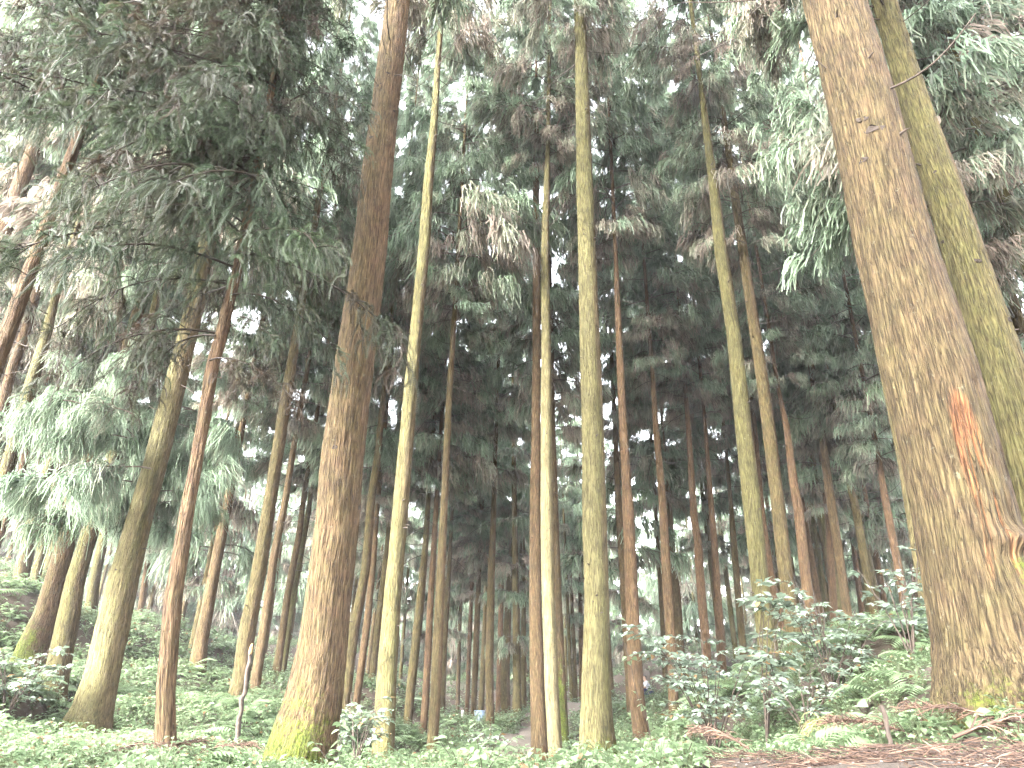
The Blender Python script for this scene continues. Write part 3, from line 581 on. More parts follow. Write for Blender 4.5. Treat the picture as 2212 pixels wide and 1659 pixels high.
def put_on_trunk(parent, meshes, name, C, rad, s, h, az, base, scale):
    c = np.array([np.interp(h, s, C[:, k]) for k in range(3)]); r_ = np.interp(h, s, rad)
    nrm = Vector((math.cos(az), math.sin(az), 0.0)); p = Vector(c) + nrm * (r_ * 0.985) - Vector(base)
    o = link(name, random.choice(meshes), parent, p); q = nrm.to_track_quat('Z', 'Y'); o.rotation_euler = q.to_euler(); o.scale = (scale,) * 3
    return o

def grow_crown(root, base, C, rad, s, h0, h1, size, spacing, protos, far=False, dead_band=2.5):
    crown = link('crown', None, root); crown.empty_display_size = 0.1
    h = h0
    while h < h1:
        f = (h - h0) / max(0.1, h1 - h0)
        c = np.array([np.interp(h, s, C[:, k]) for k in range(3)]) - base
        if far: pool = WH_FAR_D if (random.random() < 0.5 - 0.6 * f or h < h0 + 0.6 * dead_band * random.random()) else WH_FAR_G
        else:
            u = (h - h0) / dead_band + random.gauss(0, 0.45)
            pool = WH_DEAD if u < 0.55 else (WH_MIX if u < 1.3 else WH_GREEN)
        sc_ = size * random.uniform(0.75, 1.2) * (1.0 - 0.55 * f ** 1.6) * (0.75 if h < h0 + 0.8 else 1.0)
        link('branch_whorl', random.choice(pool), crown, c, (random.gauss(0, 0.08), random.gauss(0, 0.08), random.uniform(0, 6.28)), (sc_, sc_, sc_ * random.uniform(0.85, 1.2)))
        h += spacing * random.uniform(0.7, 1.35) * (1.15 if far else 1.0) * (1.0 if c[2] + base[2] < 1.42 * math.hypot(c[0] + base[0], c[1] + base[1]) else 1.35)
    return crown

def r1_wound(T, S, RR, marks, C):
    """resin wound, torn strip and burl on the big foreground trunk (angles around the trunk, heights along it)"""
    face = math.atan2(-C[0, 1], -C[0, 0])                # direction towards the viewer
    d = (T - face + np.pi) % (2 * np.pi) - np.pi         # + = to the right as seen
    zt = np.interp(S[:, 0], S[:, 0], C[:, 2])[:, None]
    P_, r_, rho = SOLVED['R1']
    z = lambda py: at_range(2060, py, rho)[2]
    n1 = vnoise(np.stack([d * 6, d * 0, S * 2.2], -1), 31)
    mid = sstep(z(1330), z(1180), zt) * (1 - sstep(z(900), z(840), zt))
    cen = 0.42 + 0.25 * sstep(z(950), z(1150), zt)
    wide = 0.16 + 0.42 * sstep(z(900), z(1120), zt)
    band = 1 - sstep(wide * 0.55, wide, np.abs(d - cen) + (n1 - 0.5) * 0.25)
    top = np.exp(-((d - 0.42) / 0.22) ** 2 - ((zt - z(925)) / 0.13) ** 2)
    streak = sstep(0.42, 0.62, vnoise(np.stack([d * 26, d * 0, S * 1.1 + d * 3], -1), 41))
    marks[..., 2] = np.clip(band * mid * (0.1 + 0.55 * streak) + top * 1.35, 0, 1)
    RR -= 0.016 * band * mid * (0.3 + streak)
    zb = z(1185)
    lip = np.exp(-((d - 0.95) / 0.45) ** 2 - ((zt - zb) / 0.06) ** 2)
    RR += 0.06 * lip * (0.6 + 0.8 * vnoise(np.stack([d * 9, d * 0, S * 22], -1), 43)); marks[..., 2] *= 1 - 0.8 * lip
    RR += 0.11 * np.exp(-((d - 1.1) / 0.7) ** 2) * (1 - sstep(z(1400), zb, zt))
    marks[..., 1] = np.maximum(marks[..., 1], 0.75 * sstep(0.35, 0.9, d) * (1 - sstep(z(1250), z(1170), zt)) * (1 - sstep(1.9, 2.3, d)))
    marks[..., 0] *= 1 - lip

H_TREE = 24.5
knot_rows = {'R1': 22, 'R2': 26, 'C5': 18, 'C1': 16, 'L1': 12, 'R4': 16, 'C4': 14}
for i, (key, (D, cy, alg, red, pale, moss, pts, label)) in enumerate(TREES.items()):
    P, r, rho = SOLVED[key]
    base = P[0].copy(); gz = float(ground_z(np.array([base[0]]), np.array([base[1]]))[0]); base[2] = gz
    dirv = P[-1] - P[max(0, len(P) - 3)]; dirv /= np.linalg.norm(dirv)
    dirv = dirv * np.array([0.6, 0.6, 1]); dirv /= np.linalg.norm(dirv)
    H = H_TREE * (0.85 + 0.3 * ((i * 37) % 11) / 11); top = gz + H
    ext = max(1.5, top - P[-1][2]) / max(0.2, dirv[2])
    low = P[0] + np.array([0, 0, min(gz, P[0][2]) - 0.35 - P[0][2]])
    Pf = np.concatenate([[low], P, [P[-1] + dirv * ext * 0.5, P[-1] + dirv * ext]])
    rf = np.concatenate([[r[0] * 1.05], r, [r[-1] * 0.62, 0.015]])
    near = r[len(r) // 2] * 2 / rho * F          # width in image pixels
    nseg = int(np.clip(near * 2.2, 12, 176)); ds = float(np.clip(0.9 / max(near, 1) * 2.2, 0.02, 0.35))
    root = link('cedar_tree', None, None, base); root.empty_display_size = 0.2
    tag(root, label, 'tree', 'cedar trees of the grove')
    me, C, rad, s = trunk_mesh('trunk', Pf, rf, base, nseg, ds, alg, red, pale, moss, 0.013 if near > 60 else (0.009 if near > 24 else 0.0),
                               0.16 if near > 30 else 0.08, i + 1, r1_wound if key == 'R1' else None, {'C1': -0.9, 'R4': -0.3, 'R1': -1.2}.get(key, 3.75))
    tr = link('trunk', me, root)
    zc = at_range(np.interp(-cy, [-p[1] for p in pts], [p[0] for p in pts]), cy, rho)[2]
    h0 = float(np.interp(zc, C[:, 2], s)); h1 = s[-1] - 0.1
    h0 = min(h0, h1 - 3)
    size = 1.08 + 0.27 * random.random()
    grow_crown(root, base, C, rad, s, h0, h1, size, 0.6, None)
    # bare branches below the crown, branch stubs and knots
    hh = h0 - 0.3
    for _ in range(9 if rho < 26 else 3):
        hh -= random.uniform(0.1, 0.45)
        if hh < 2.5: break
        c = np.array([np.interp(hh, s, C[:, k]) for k in range(3)]) - base
        link('bare_branch', random.choice(TWIGS), tr, c, (0, 0, random.uniform(0, 6.28)), (random.uniform(0.7, 1.3),) * 3)
    face = math.atan2(-base[1], -base[0])
    for _ in range(knot_rows.get(key, 6 if near > 18 else 0)):
        h = random.uniform(3.2 if key == 'R1' else 1.2, min(h0 + 1.5, s[-1] * 0.6)); az = face + random.uniform(-1.4, 1.4)
        if key in ('R1', 'C5', 'R2', 'L1') and random.random() < 0.9: put_on_trunk(tr, KNOTS, 'knot', C, rad, s, h, az, base, random.uniform(0.4, 0.8) * (1 if key != 'R1' else 1.3)).scale.z *= 0.55
        else: put_on_trunk(tr, [STUB], 'branch_stub', C, rad, s, h, az, base, random.uniform(0.6, 1.2))
    if key == 'R1':
        for (x0, y0, x1, y1, bend, r0_) in ((1912, 196, 2108, 28, 0.16, 0.010), (1808, 163, 1752, 120, 0.05, 0.010)):
            A0 = at_range(x0, y0, rho - 0.1) - base; A1 = at_range(x1, y1, rho - 0.25) - base
            t = np.linspace(0, 1, 10)[:, None]; PP = A0 + (A1 - A0) * t + np.array([0, 0, -bend]) * np.sin(t * np.pi) * np.linalg.norm(A1 - A0)
            a = Acc(); V, Q = tubes(PP[None], np.linspace(r0_, 0.004, 10)[None], 6); a.add(V, Q)
            link('bare_branch', a.mesh('bare_branch', M_TWIG), tr)
    if key == 'L1':                                  # pale boughs hanging low around the large left trunk
        cr = [o for o in root.children if o.name.startswith('crown')][0]
        for k in range(92):
            if k < 70: px, py, dr = 238 + random.gauss(0, 80), min(1120, 955 + random.gauss(0, 105)), random.uniform(-1.5, 0.6)
            else: px, py, dr = 452 + random.gauss(0, 38), 990 + random.gauss(0, 85), random.uniform(-0.3, 1.2)
            px -= (py - 985) * 0.12
            tx = np.interp(-py, [-p_[1] for p_ in pts], [p_[0] for p_ in pts])
            if abs(px - tx) < 115 and dr < 1.0: dr = random.uniform(1.1, 1.8)
            q = at_range(px, py - 30, rho + dr) - base; sc_ = random.uniform(0.6, 1.05)
            az = math.atan2(-base[1], -base[0]) + random.gauss(-0.6 if k < 70 else 0.6, 1.0)
            off = np.array([math.cos(az), math.sin(az), 0.0]) * 0.7 * sc_
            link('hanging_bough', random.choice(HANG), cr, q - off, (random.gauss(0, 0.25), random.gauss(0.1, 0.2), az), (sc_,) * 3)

# ------------------------------------------------------------------ dense stand behind: one tree after another, too alike to tell apart
spots = []
right = [at_range(px, 1400, r_)[:2] for px, r_ in ((2330, 10.5), (2420, 14.0), (2250, 17.0), (2520, 11.5), (2160, 21.0), (2400, 19.0), (-160, 22.0), (-330, 17.0))]
tries = 0
spots += [tuple(q) for q in right]
while len(spots) < 66 and tries < 9000:
    tries += 1
    az = random.uniform(-0.80, 0.80); rr_ = 21 + 42 * random.random() ** 0.9
    x, y = rr_ * math.sin(az), rr_ * math.cos(az)
    if path_dist([x], [y])[0] < 1.3: continue
    if min([math.hypot(x - q[0], y - q[1]) for q in spots] + [9]) < 2.0: continue
    if min(math.hypot(x - S_[0][0][0], y - S_[0][0][1]) for S_ in SOLVED.values()) < 1.6: continue
    spots.append((x, y))
# unseen cedars added behind the viewer to shade the foreground
shade_at = [(-6.6, -0.6), (-8.6, -3.4), (-5.0, -4.0), (-1.5, -6.5), (3.5, -5.5), (7.5, -2.5), (-12.0, -6.0)]; spots = shade_at + spots; n_shade = len(shade_at)
slim = []; tries = 0
while len(slim) < 26 and tries < 3000:
    tries += 1; az = random.uniform(-0.42, 0.5); rr_ = random.uniform(23, 44); x, y = rr_ * math.sin(az), rr_ * math.cos(az)
    if path_dist([x], [y])[0] < 1.5 or min(math.hypot(x - q[0], y - q[1]) for q in spots + slim) < 1.3: continue
    if min(math.hypot(x - S_[0][0][0], y - S_[0][0][1]) for S_ in SOLVED.values()) < 1.2: continue
    slim.append((x, y))
spots += slim; n_mid = len(spots)
for k in range(84):
    az = -0.82 + 1.64 * (k + random.uniform(-0.35, 0.35)) / 83; rr_ = random.uniform(54, 80); spots.append((rr_ * math.sin(az), rr_ * math.cos(az)))
for i, (x, y) in enumerate(spots):
    back = i >= n_mid; shade = i < n_shade; thin = n_mid - len(slim) <= i < n_mid
    z = float(ground_z(np.array([x]), np.array([y]))[0]); base = np.array([x, y, z]); H = (random.uniform(16, 20) if i >= n_mid else random.uniform(21, 25) if i < n_shade + len(right) else random.uniform(10.5, 13) if n_mid - len(slim) <= i < n_mid else random.uniform(14, 19))
    lean = np.array([random.gauss(0, 0.012), random.gauss(0, 0.012)])
    hs_ = np.array([-0.3, 0.0, 0.6, 3, 8, H * 0.7, H]); Pf = np.stack([x + lean[0] * hs_, y + lean[1] * hs_, z + hs_], -1)
    D = random.uniform(0.2, 0.29); rf = D / 2 * np.array([1.35, 1.25, 1.05, 0.95, 0.78, 0.45, 0.06])
    root = link('cedar_tree', None, None, base); root.empty_display_size = 0.2
    if shade: tag(root, 'unseen cedar added behind the viewpoint to shade the foreground', 'tree', 'cedars added behind the viewpoint for shade')
    elif back: tag(root, 'low branched cedar closing the view at the far back of the stand', 'tree', 'cedars closing the view at the back')
    else: tag(root, 'slender trunk deep in the crowded stand behind the nearer cedars', 'tree', 'cedars of the crowded stand behind')
    me, C, rad, s = trunk_mesh('trunk', Pf, rf, base, 12, 0.4, random.uniform(0.25, 0.9), random.uniform(0.2, 0.7), 0.1, 0.4, 0, 0, 100 + i)
    link('trunk', me, root)
    edge = n_shade <= i < n_shade + len(right)
    grow_crown(root, base, C, rad, s, random.uniform(5.2, 6.5) if shade else random.uniform(5.0, 7.5) if edge else random.uniform(0.8, 2.0) if back else random.uniform(6.0, 7.5) if thin else random.uniform(2.6, 6.8), H - 0.2,
               random.uniform(1.4, 1.9) if back else random.uniform(1.0, 1.3), 0.62 if edge else 1.15 if back else 1.2, None, not edge, 3.5)

# ------------------------------------------------------------------ young fir close by on the left, with needle boughs overhanging the view
def fir_bough(length, nsec, dead):
    """drooping bough: stem, forked side branches, short needled twigs"""
    a = Acc(); t = np.linspace(0, 1, 9); tk = np.linspace(0, 1, 6)
    stem = np.stack([t * length, 0.09 * length * np.sin(t * 4 + rng.uniform(0, 6)), 0.15 * length * t - 0.62 * length * t ** 2], -1)
    V, Q = tubes(stem[None], np.linspace(0.012, 0.003, 9)[None], 4); a.add(V, Q, A=(1, 0.2, 0.2))
    tw = []
    for k in range(nsec):
        tt = rng.uniform(0.12, 1.0); p = np.array([np.interp(tt, t, stem[:, q]) for q in range(3)]); sg = rng.choice([-1, 1])
        d0 = np.array([rng.uniform(0.1, 0.9), sg * rng.uniform(0.1, 0.9), rng.uniform(-0.35, 0.35)]); d0 /= np.linalg.norm(d0)
        ln = rng.uniform(0.22, 0.5) * (1.2 - 0.5 * tt)
        P, rad = strands(p[None], d0[None], np.array([ln]), np.array([0.0045]), rng.uniform(0.5, 1.6), 6, 0.10)
        V, Q = tubes(P, rad, 3); a.add(V, Q, A=(0.9, 0.2, 0.2))
        dd = float(np.clip(dead + rng.normal() * 0.28, 0, 1)); br = rng.uniform(0.25, 0.8)
        for m in range(int(rng.integers(6, 11))):
            u = rng.uniform(0.15, 1.0); c0 = np.array([np.interp(u, tk, P[0, :, q]) for q in range(3)])
            dir_ = d0 * rng.uniform(0.2, 0.8) + rng.normal(size=3) * 0.55 + np.array([0, 0, -0.25]); dir_ /= np.linalg.norm(dir_)
            tw.append((c0, dir_, rng.uniform(0.08, 0.24), dd, br))
    n = 12
    for c0, dir_, ln, dd, br in tw:
        P, rad = strands(c0[None], dir_[None], np.array([ln]), np.array([0.0022]), rng.uniform(0.5, 1.3), 6, 0.08)
        V, Q = tubes(P, rad, 3); a.add(V, Q, A=(min(1, dd + 0.3), 0.3, 0.2))
        n = max(8, int(ln / 0.0085)); u = np.linspace(0.02, 1, n); c = np.stack([np.interp(u, tk, P[0, :, q]) for q in range(3)], -1)
        tg_ = np.gradient(c, axis=0); tg_ /= np.linalg.norm(tg_, axis=1, keepdims=True) + 1e-9
        sd_ = np.cross(tg_, rng.normal(size=3)); sd_ /= np.linalg.norm(sd_, axis=1, keepdims=True) + 1e-9; up_ = np.cross(sd_, tg_)
        for cs, sn in ((1, 0.3), (-1, 0.3), (0.2, 1.0), (-0.2, -1.0)):
            L_ = rng.uniform(0.016, 0.026, (n, 1)) * (1.0 - 0.4 * u[:, None])
            nd = sd_ * cs + up_ * sn + tg_ * 0.55; nd /= np.linalg.norm(nd, axis=1, keepdims=True)
            wv = np.cross(nd, up_ * abs(cs) + sd_ * (1 - abs(cs))); wv /= np.linalg.norm(wv, axis=1, keepdims=True) + 1e-9
            V = np.stack([c - wv * 0.0022, c + wv * 0.0022, c + nd * L_], 1)
            A = np.zeros((n, 3, 3)); A[..., 0] = dd; A[..., 1] = np.clip(br + rng.normal() * 0.1, 0, 1); A[..., 2] = np.array([0, 0, 1])[None]
            a.add(V.reshape(-1, 3), None, np.arange(n * 3).reshape(-1, 3), A.reshape(-1, 3))
    return a
FB_G = [fir_bough(1.15, 17, 0.05).mesh('green_fir_bough', M_FIR) for _ in range(3)]
FB_M = [fir_bough(1.1, 17, 0.4).mesh('mixed_fir_bough', M_FIR) for _ in range(3)]
FB_D = [fir_bough(1.0, 15, 0.92).mesh('dead_fir_bough', M_FIR) for _ in range(2)]
def plant_fir(P_, r_, rho, label, ylow, count, mean, seed):
    base = P_[0].copy(); base[2] = float(ground_z(np.array([base[0]]), np.array([base[1]]))[0])
    fir = link('fir_tree', None, None, base); fir.empty_display_size = 0.2; tag(fir, label, 'tree')
    dv = P_[-1] - P_[-3]; dv /= np.linalg.norm(dv)
    Pf = np.concatenate([[P_[0] + np.array([0, 0, min(0, base[2] - P_[0][2]) - 0.35])], P_, [P_[-1] + dv * 2.0, P_[-1] + dv * 3.5]])
    rf = np.concatenate([[r_[0] * 1.1], r_, [r_[-1] * 0.6, 0.008]])
    me, C, rad, s = trunk_mesh('trunk', Pf, rf, base, 72, 0.022, 0.12, 0.35, 0.0, 0.05, 0.007, 0.1, seed)
    link('trunk', me, fir); cr = link('crown', None, fir); cr.empty_display_size = 0.1
    hy = lambda py: float(np.interp(at_range(500, py, rho)[2], C[:, 2], s))
    def bough(h, az, scale, pool, pitch=0.0):
        c = np.array([np.interp(h, s, C[:, k]) for k in range(3)]) - base
        link('needle_bough', random.choice(pool), cr, c, (random.gauss(0, 0.15), pitch, az), (scale,) * 3)
    for k in range(count):
        u = random.random() ** 0.8; h = hy(ylow) + u * (s[-1] - hy(ylow) - 0.3)
        az = math.atan2(-base[1], -base[0]) + random.gauss(mean, 1.5); q = random.random(); sh = 0.62 if math.cos(az) > 0.25 and mean < 0 else 1.0
        pool = FB_M if q < 0.36 else (FB_G if q < 0.84 else FB_D)
        bough(h, az, sh * random.uniform(0.9, 1.6) * (1 - 0.3 * u), pool, random.uniform(-0.25, 0.25))
    return bough, hy
fbough, hfir = plant_fir(FIR_P, FIR_R, FIR_RHO, 'dark slender near trunk carrying the overhanging needle boughs at upper left', 500, 215, -0.8, 77)
for (py, az, sc_, pool) in ((720, 3.3, 1.1, FB_M), (735, 3.0, 0.9, FB_D), (600, 3.2, 1.2, FB_M), (560, 3.6, 1.3, FB_G), (790, -0.25, 0.75, FB_D), (700, -0.5, 0.6, FB_M), (640, 0.1, 0.9, FB_G), (590, 2.6, 1.0, FB_D), (560, 0.0, 1.4, FB_M), (540, -0.9, 1.3, FB_G)):
    fbough(hfir(py), az, sc_, pool)
P2, r2, rho2 = solve([(-330,1560,48),(-215,1300,40),(-50,900,34),(60,600,28),(150,350,22),(240,100,16),(270,0,13)], 0.15)
plant_fir(P2, r2, rho2, 'dark near conifer whose drooping boughs fill the top left corner', 420, 130, 0.1, 78)

# ------------------------------------------------------------------ undergrowth
def leaf_batch(p, d, up, ln, wd, A, fold=0.25):
    """pointed folded leaves: p base, d direction, up normal hint; 6 vertices, 4 triangles each"""
    d = d / (np.linalg.norm(d, axis=1, keepdims=True) + 1e-9); sd_ = np.cross(d, up); sd_ /= np.linalg.norm(sd_, axis=1, keepdims=True) + 1e-9
    nz_ = np.cross(sd_, d); ln = ln[:, None]; wd = wd[:, None]
    mid = p + d * ln * 0.45
    V = np.stack([p, mid + sd_ * wd * 0.5 + nz_ * wd * fold, mid - sd_ * wd * 0.5 + nz_ * wd * fold, p + d * ln - nz_ * ln * 0.12, p + d * ln * 0.5], 1)
    n = len(p); b = (np.arange(n) * 5)[:, None]
    T = np.concatenate([b + np.array([[0, 4, 1]]), b + np.array([[0, 2, 4]]), b + np.array([[4, 3, 1]]), b + np.array([[4, 2, 3]])])
    AA = np.repeat(A[:, None], 5, 1); return V.reshape(-1, 3), T, AA.reshape(-1, 3)
def herb(nl, hgt, size, dead=0.0):
    a = Acc(); az = rng.uniform(0, 6.28, nl); z = rng.uniform(0.25, 1, nl) * hgt; rr = rng.uniform(0.01, 0.09, nl)
    p = np.stack([np.cos(az) * rr, np.sin(az) * rr, z], -1)
    d = np.stack([np.cos(az), np.sin(az), rng.uniform(-0.35, 0.35, nl)], -1)
    A = np.zeros((nl, 3)); A[:, 0] = np.where(rng.random(nl) < dead, 0.9, 0.0); A[:, 1] = rng.uniform(0.25, 0.9, nl); A[:, 2] = rng.uniform(0, 1, nl)
    ln = size * rng.uniform(0.6, 1.3, nl)
    V, T, AA = leaf_batch(p, d, np.tile([0, 0, 1.0], (nl, 1)) + rng.normal(size=(nl, 3)) * 0.3, ln, ln * rng.uniform(0.45, 0.75, nl), A); a.add(V, None, T, AA)
    st = np.stack([np.zeros((nl, 3)), p * np.array([0.4, 0.4, 0.6]), p], 1); V, Q = tubes(st, np.full((nl, 3), 0.0022), 3); a.add(V, Q, A=(0.2, 0.3, 0.2))
    return a
def fern(nf, length, dead=0.0):
    a = Acc(); a0 = rng.uniform(0, 6.28)
    for f in range(nf):
        az = a0 + f * 6.283 / nf + rng.normal() * 0.25; L_ = length * rng.uniform(0.7, 1.1); t = np.linspace(0, 1, 8)
        out = np.array([math.cos(az), math.sin(az), 0]); lat = np.array([-math.sin(az), math.cos(az), 0.0])
        rise = rng.uniform(0.45, 0.8)
        P = out * (t * L_ * 0.85)[:, None] + np.array([0, 0, 1.0]) * (rise * L_ * t - (rise * 0.95) * L_ * t ** 2.2)[:, None]
        dd = 0.9 if rng.random() < dead else 0.0; br = rng.uniform(0.4, 0.9)
        V, Q = tubes(P[None], np.linspace(0.003, 0.001, 8)[None], 3); a.add(V, Q, A=(dd, 0.3, 0.3))
        n = 13; u = np.linspace(0.18, 0.98, n); c = np.stack([np.interp(u, t, P[:, q]) for q in range(3)], -1)
        for sg in (-1, 1):
            ln = L_ * 0.30 * np.sin(np.pi * (0.16 + 0.84 * (1 - u)) ** 0.9) + 0.012
            d = lat[None] * sg + out[None] * 0.45 + np.array([0, 0, -0.18])
            A = np.zeros((n, 3)); A[:, 0] = dd; A[:, 1] = br + rng.normal(size=n) * 0.06; A[:, 2] = 0.3 + 0.6 * u
            V, T, AA = leaf_batch(c, np.repeat(d, n, 0), np.tile([0, 0, 1.0], (n, 1)), ln, np.full(n, L_ * 0.055), A, 0.1); a.add(V, None, T, AA)
    return a
HERBS = [herb(int(rng.integers(10, 20)), rng.uniform(0.06, 0.2), rng.uniform(0.045, 0.075), 0.05).arrays() for _ in range(10)]
FERNS_A = [fern(6, rng.uniform(0.28, 0.42), 0.05).arrays() for _ in range(4)]

# bare soil in the right foreground: world-space outline
bare = np.array([at_range(px, py, rho)[:2] for px, py, rho in ((1400,1680,4.6),(1560,1640,4.8),(1750,1600,4.6),(1900,1555,4.3),(2100,1548,3.7),(2260,1540,3.9))])
def bare_mask(x, y):
    """> 0 in front of the bank edge on the right"""
    edge = np.interp(x, bare[:, 0], bare[:, 1], left=-9, right=bare[-1, 1]); return edge - y
def scatter(protos, pts, smin, smax, name, mat, tilt=0.15, dark=None):
    Vs, Qs, Ts, As, n = [], [], [], [], 0
    for (x, y, z, sc_) in pts:
        V, Q, T, A = protos[rng.integers(len(protos))]; th = rng.uniform(0, 6.28); c, s_ = math.cos(th), math.sin(th); k = sc_ * rng.uniform(smin, smax)
        W = V @ np.array([[c, s_, 0], [-s_, c, 0], [0, 0, 1]]) * k; W[:, 2] += W[:, 0] * rng.normal() * tilt + W[:, 1] * rng.normal() * tilt
        Vs.append(W + (x, y, z)); Qs.append(Q + n); Ts.append(T + n); n += len(V)
        A = A.copy(); A[:, 1] = np.clip(A[:, 1] + rng.normal() * 0.12, 0, 1); As.append(A)
    me = mesh_np(name, np.concatenate(Vs), [np.concatenate(Qs), np.concatenate(Ts)], mat, {'tint': np.concatenate(As)}, True)
    return link(name, me)
def cover_points(n, r0, r1, keep, scale):
    az = rng.uniform(-0.85, 0.85, n); rr = np.sqrt(rng.uniform(r0 ** 2, r1 ** 2, n)); x, y = rr * np.sin(az), rr * np.cos(az)
    ok = (path_dist(x, y) > 0.75 + 0.35 * rng.random(n)) & (bare_mask(x, y) < rng.normal(size=n) * 0.12)
    ok &= vnoise(np.stack([x * 0.9, y * 0.9, x * 0], -1), 8) > keep
    x, y = x[ok], y[ok]; return np.stack([x, y, ground_z(x, y) - 0.01, np.full(len(x), scale)], -1)
pts = np.concatenate([cover_points(3600, 3.0, 7, 0.14, 0.6), cover_points(2600, 7, 9, 0.12, 0.8), cover_points(7000, 9, 17, 0.08, 0.95), cover_points(6500, 17, 30, 0.06, 1.45), cover_points(4800, 30, 62, 0.03, 2.4), cover_points(3000, 62, 110, 0.0, 4.5)])
tag(scatter(HERBS, pts, 0.75, 1.5, 'ground_cover', M_HERB), 'pale green leafy herbs carpeting the forest floor', 'ground cover', kind='stuff')
pts = np.concatenate([cover_points(520, 3.5, 9, 0.42, 1.0), cover_points(1300, 9, 20, 0.36, 1.7), cover_points(500, 20, 34, 0.4, 1.7)])
tag(scatter(FERNS_A, pts, 0.7, 1.3, 'fern_cover', M_HERB), 'small ferns mixed through the leafy forest floor', 'ferns', kind='stuff')

# needle litter and pale gravel on the bare soil
def litter(n, r0, r1, only_bare):
    az = rng.uniform(-0.8, 0.85, n); rr = np.sqrt(rng.uniform(r0 ** 2, r1 ** 2, n)); x, y = rr * np.sin(az), rr * np.cos(az)
    if only_bare: ok = bare_mask(x, y) > -0.35; x, y = x[ok], y[ok]
    m = len(x); z = ground_z(x, y) + rng.uniform(0.0, 0.03, m); th = rng.uniform(0, 6.28, m); ln = rng.uniform(0.025, 0.10, m)
    d = np.stack([np.cos(th), np.sin(th), rng.normal(size=m) * 0.18], -1); pd = np.stack([-np.sin(th), np.cos(th), rng.normal(size=m) * 0.3], -1)
    t = np.linspace(-0.5, 0.5, 4)[None, :, None]; p = np.stack([x, y, z], -1)
    P = p[:, None] + d[:, None] * t * ln[:, None, None] + pd[:, None] * (t ** 2) * ln[:, None, None] * rng.uniform(-0.7, 0.7, (m, 1, 1)) + np.array([0, 0, 0.012])
    return P, rng.uniform(0.0010, 0.0024, m)[:, None] * np.array([[1, 1, 0.9, 0.5]])
a = Acc()
for n_, r0, r1, ob in ((19000, 1.7, 5.2, True), (5000, 3, 12, False)):
    P, rd = litter(n_, r0, r1, ob); V, Q = tubes(P, rd, 3); a.add(V, Q, A=np.repeat(np.stack([np.zeros(len(P)), rng.random(len(P)), np.zeros(len(P))], -1), 12, 0))
tag(link('needle_litter', a.mesh('needle_litter', M_LITTER)), 'brown fallen cedar needles and twigs littering the soil', 'litter', kind='stuff')
def pebble(k):
    V = np.array([[math.cos(i * 1.047) * rng.uniform(0.8, 1.2), math.sin(i * 1.047) * rng.uniform(0.6, 1.0), 0] for i in range(6)] + [[math.cos(i * 1.047 + 0.3) * 0.6, math.sin(i * 1.047 + 0.3) * 0.5, 0.45] for i in range(6)] + [[0, 0, 0.55]])
    Q = [(i, (i + 1) % 6, 6 + (i + 1) % 6, 6 + i) for i in range(6)]; T = [(6 + i, 6 + (i + 1) % 6, 12) for i in range(6)]; return V, np.array(Q), np.array(T)
a = Acc()
az = rng.uniform(0.0, 0.85, 1500); rr = np.sqrt(rng.uniform(2.5 ** 2, 4.6 ** 2, 1500)); x, y = rr * np.sin(az), rr * np.cos(az)
bm = bare_mask(x, y); ok = (bm > 0.25 + rng.random(1500) * 1.0); x, y = x[ok], y[ok]; z = ground_z(x, y)
for xx, yy, zz in zip(x, y, z):
    V, Q, T = pebble(0); k = rng.uniform(0.002, 0.0065); a.add(V * k + (xx, yy, zz), Q, T, (0, rng.random(), 0))
tag(link('gravel', a.mesh('gravel', M_STONE)), 'pale gravel bits strewn over bare soil at lower right', 'gravel', kind='stuff')

# ------------------------------------------------------------------ single plants and small things
def ground_hit(px, py, far=60):
    v = ray(px, py); v = v / math.hypot(v[0], v[1]); t = np.arange(1.5, far, 0.04)
    g = ground_z(v[0] * t, v[1] * t); k = np.argmax(v[2] * t < g)
    if not (v[2] * t < g).any(): k = np.argmin(np.abs(v[2] * t - g))
    return np.array([v[0] * t[k], v[1] * t[k], g[k]]), t[k]
def on_ground(px, rho):
    v = ray(px, 1480); v = v / math.hypot(v[0], v[1]) * rho; return np.array([v[0], v[1], float(ground_z(v[:1], v[1:2])[0])])

def leaf_mesh(kind):
    """one broad leaf along +X, unit length, folded on the midrib"""
    if kind == 'heart': xs = [-0.10, 0.10, 0.35, 0.62, 0.85, 1.0]; ws = [0.20, 0.40, 0.44, 0.30, 0.13, 0.0]
    else: xs = [0.0, 0.15, 0.38, 0.62, 0.84, 1.0]; ws = [0.0, 0.17, 0.26, 0.23, 0.12, 0.0]
    V, A = [], []
    for k, (x, w_) in enumerate(zip(xs, ws)):
        z = -0.22 * x ** 2
        V += [(max(x, 0), 0, z), (x, w_, z + w_ * 0.28), (x, -w_, z + w_ * 0.28)]; A += [(0, 0.6, 0.7)] * 3
    T = []
    for k in range(5):
        a_, b_ = 3 * k, 3 * k + 3
        T += [(a_, b_, b_ + 1), (a_, b_ + 1, a_ + 1), (a_, b_ + 2, b_), (a_, a_ + 2, b_ + 2)]
    return mesh_np(kind + '_leaf', V, [np.array(T)], M_HERB, {'tint': np.array(A)}, True)
HEART, OVAL = leaf_mesh('heart'), leaf_mesh('oval')

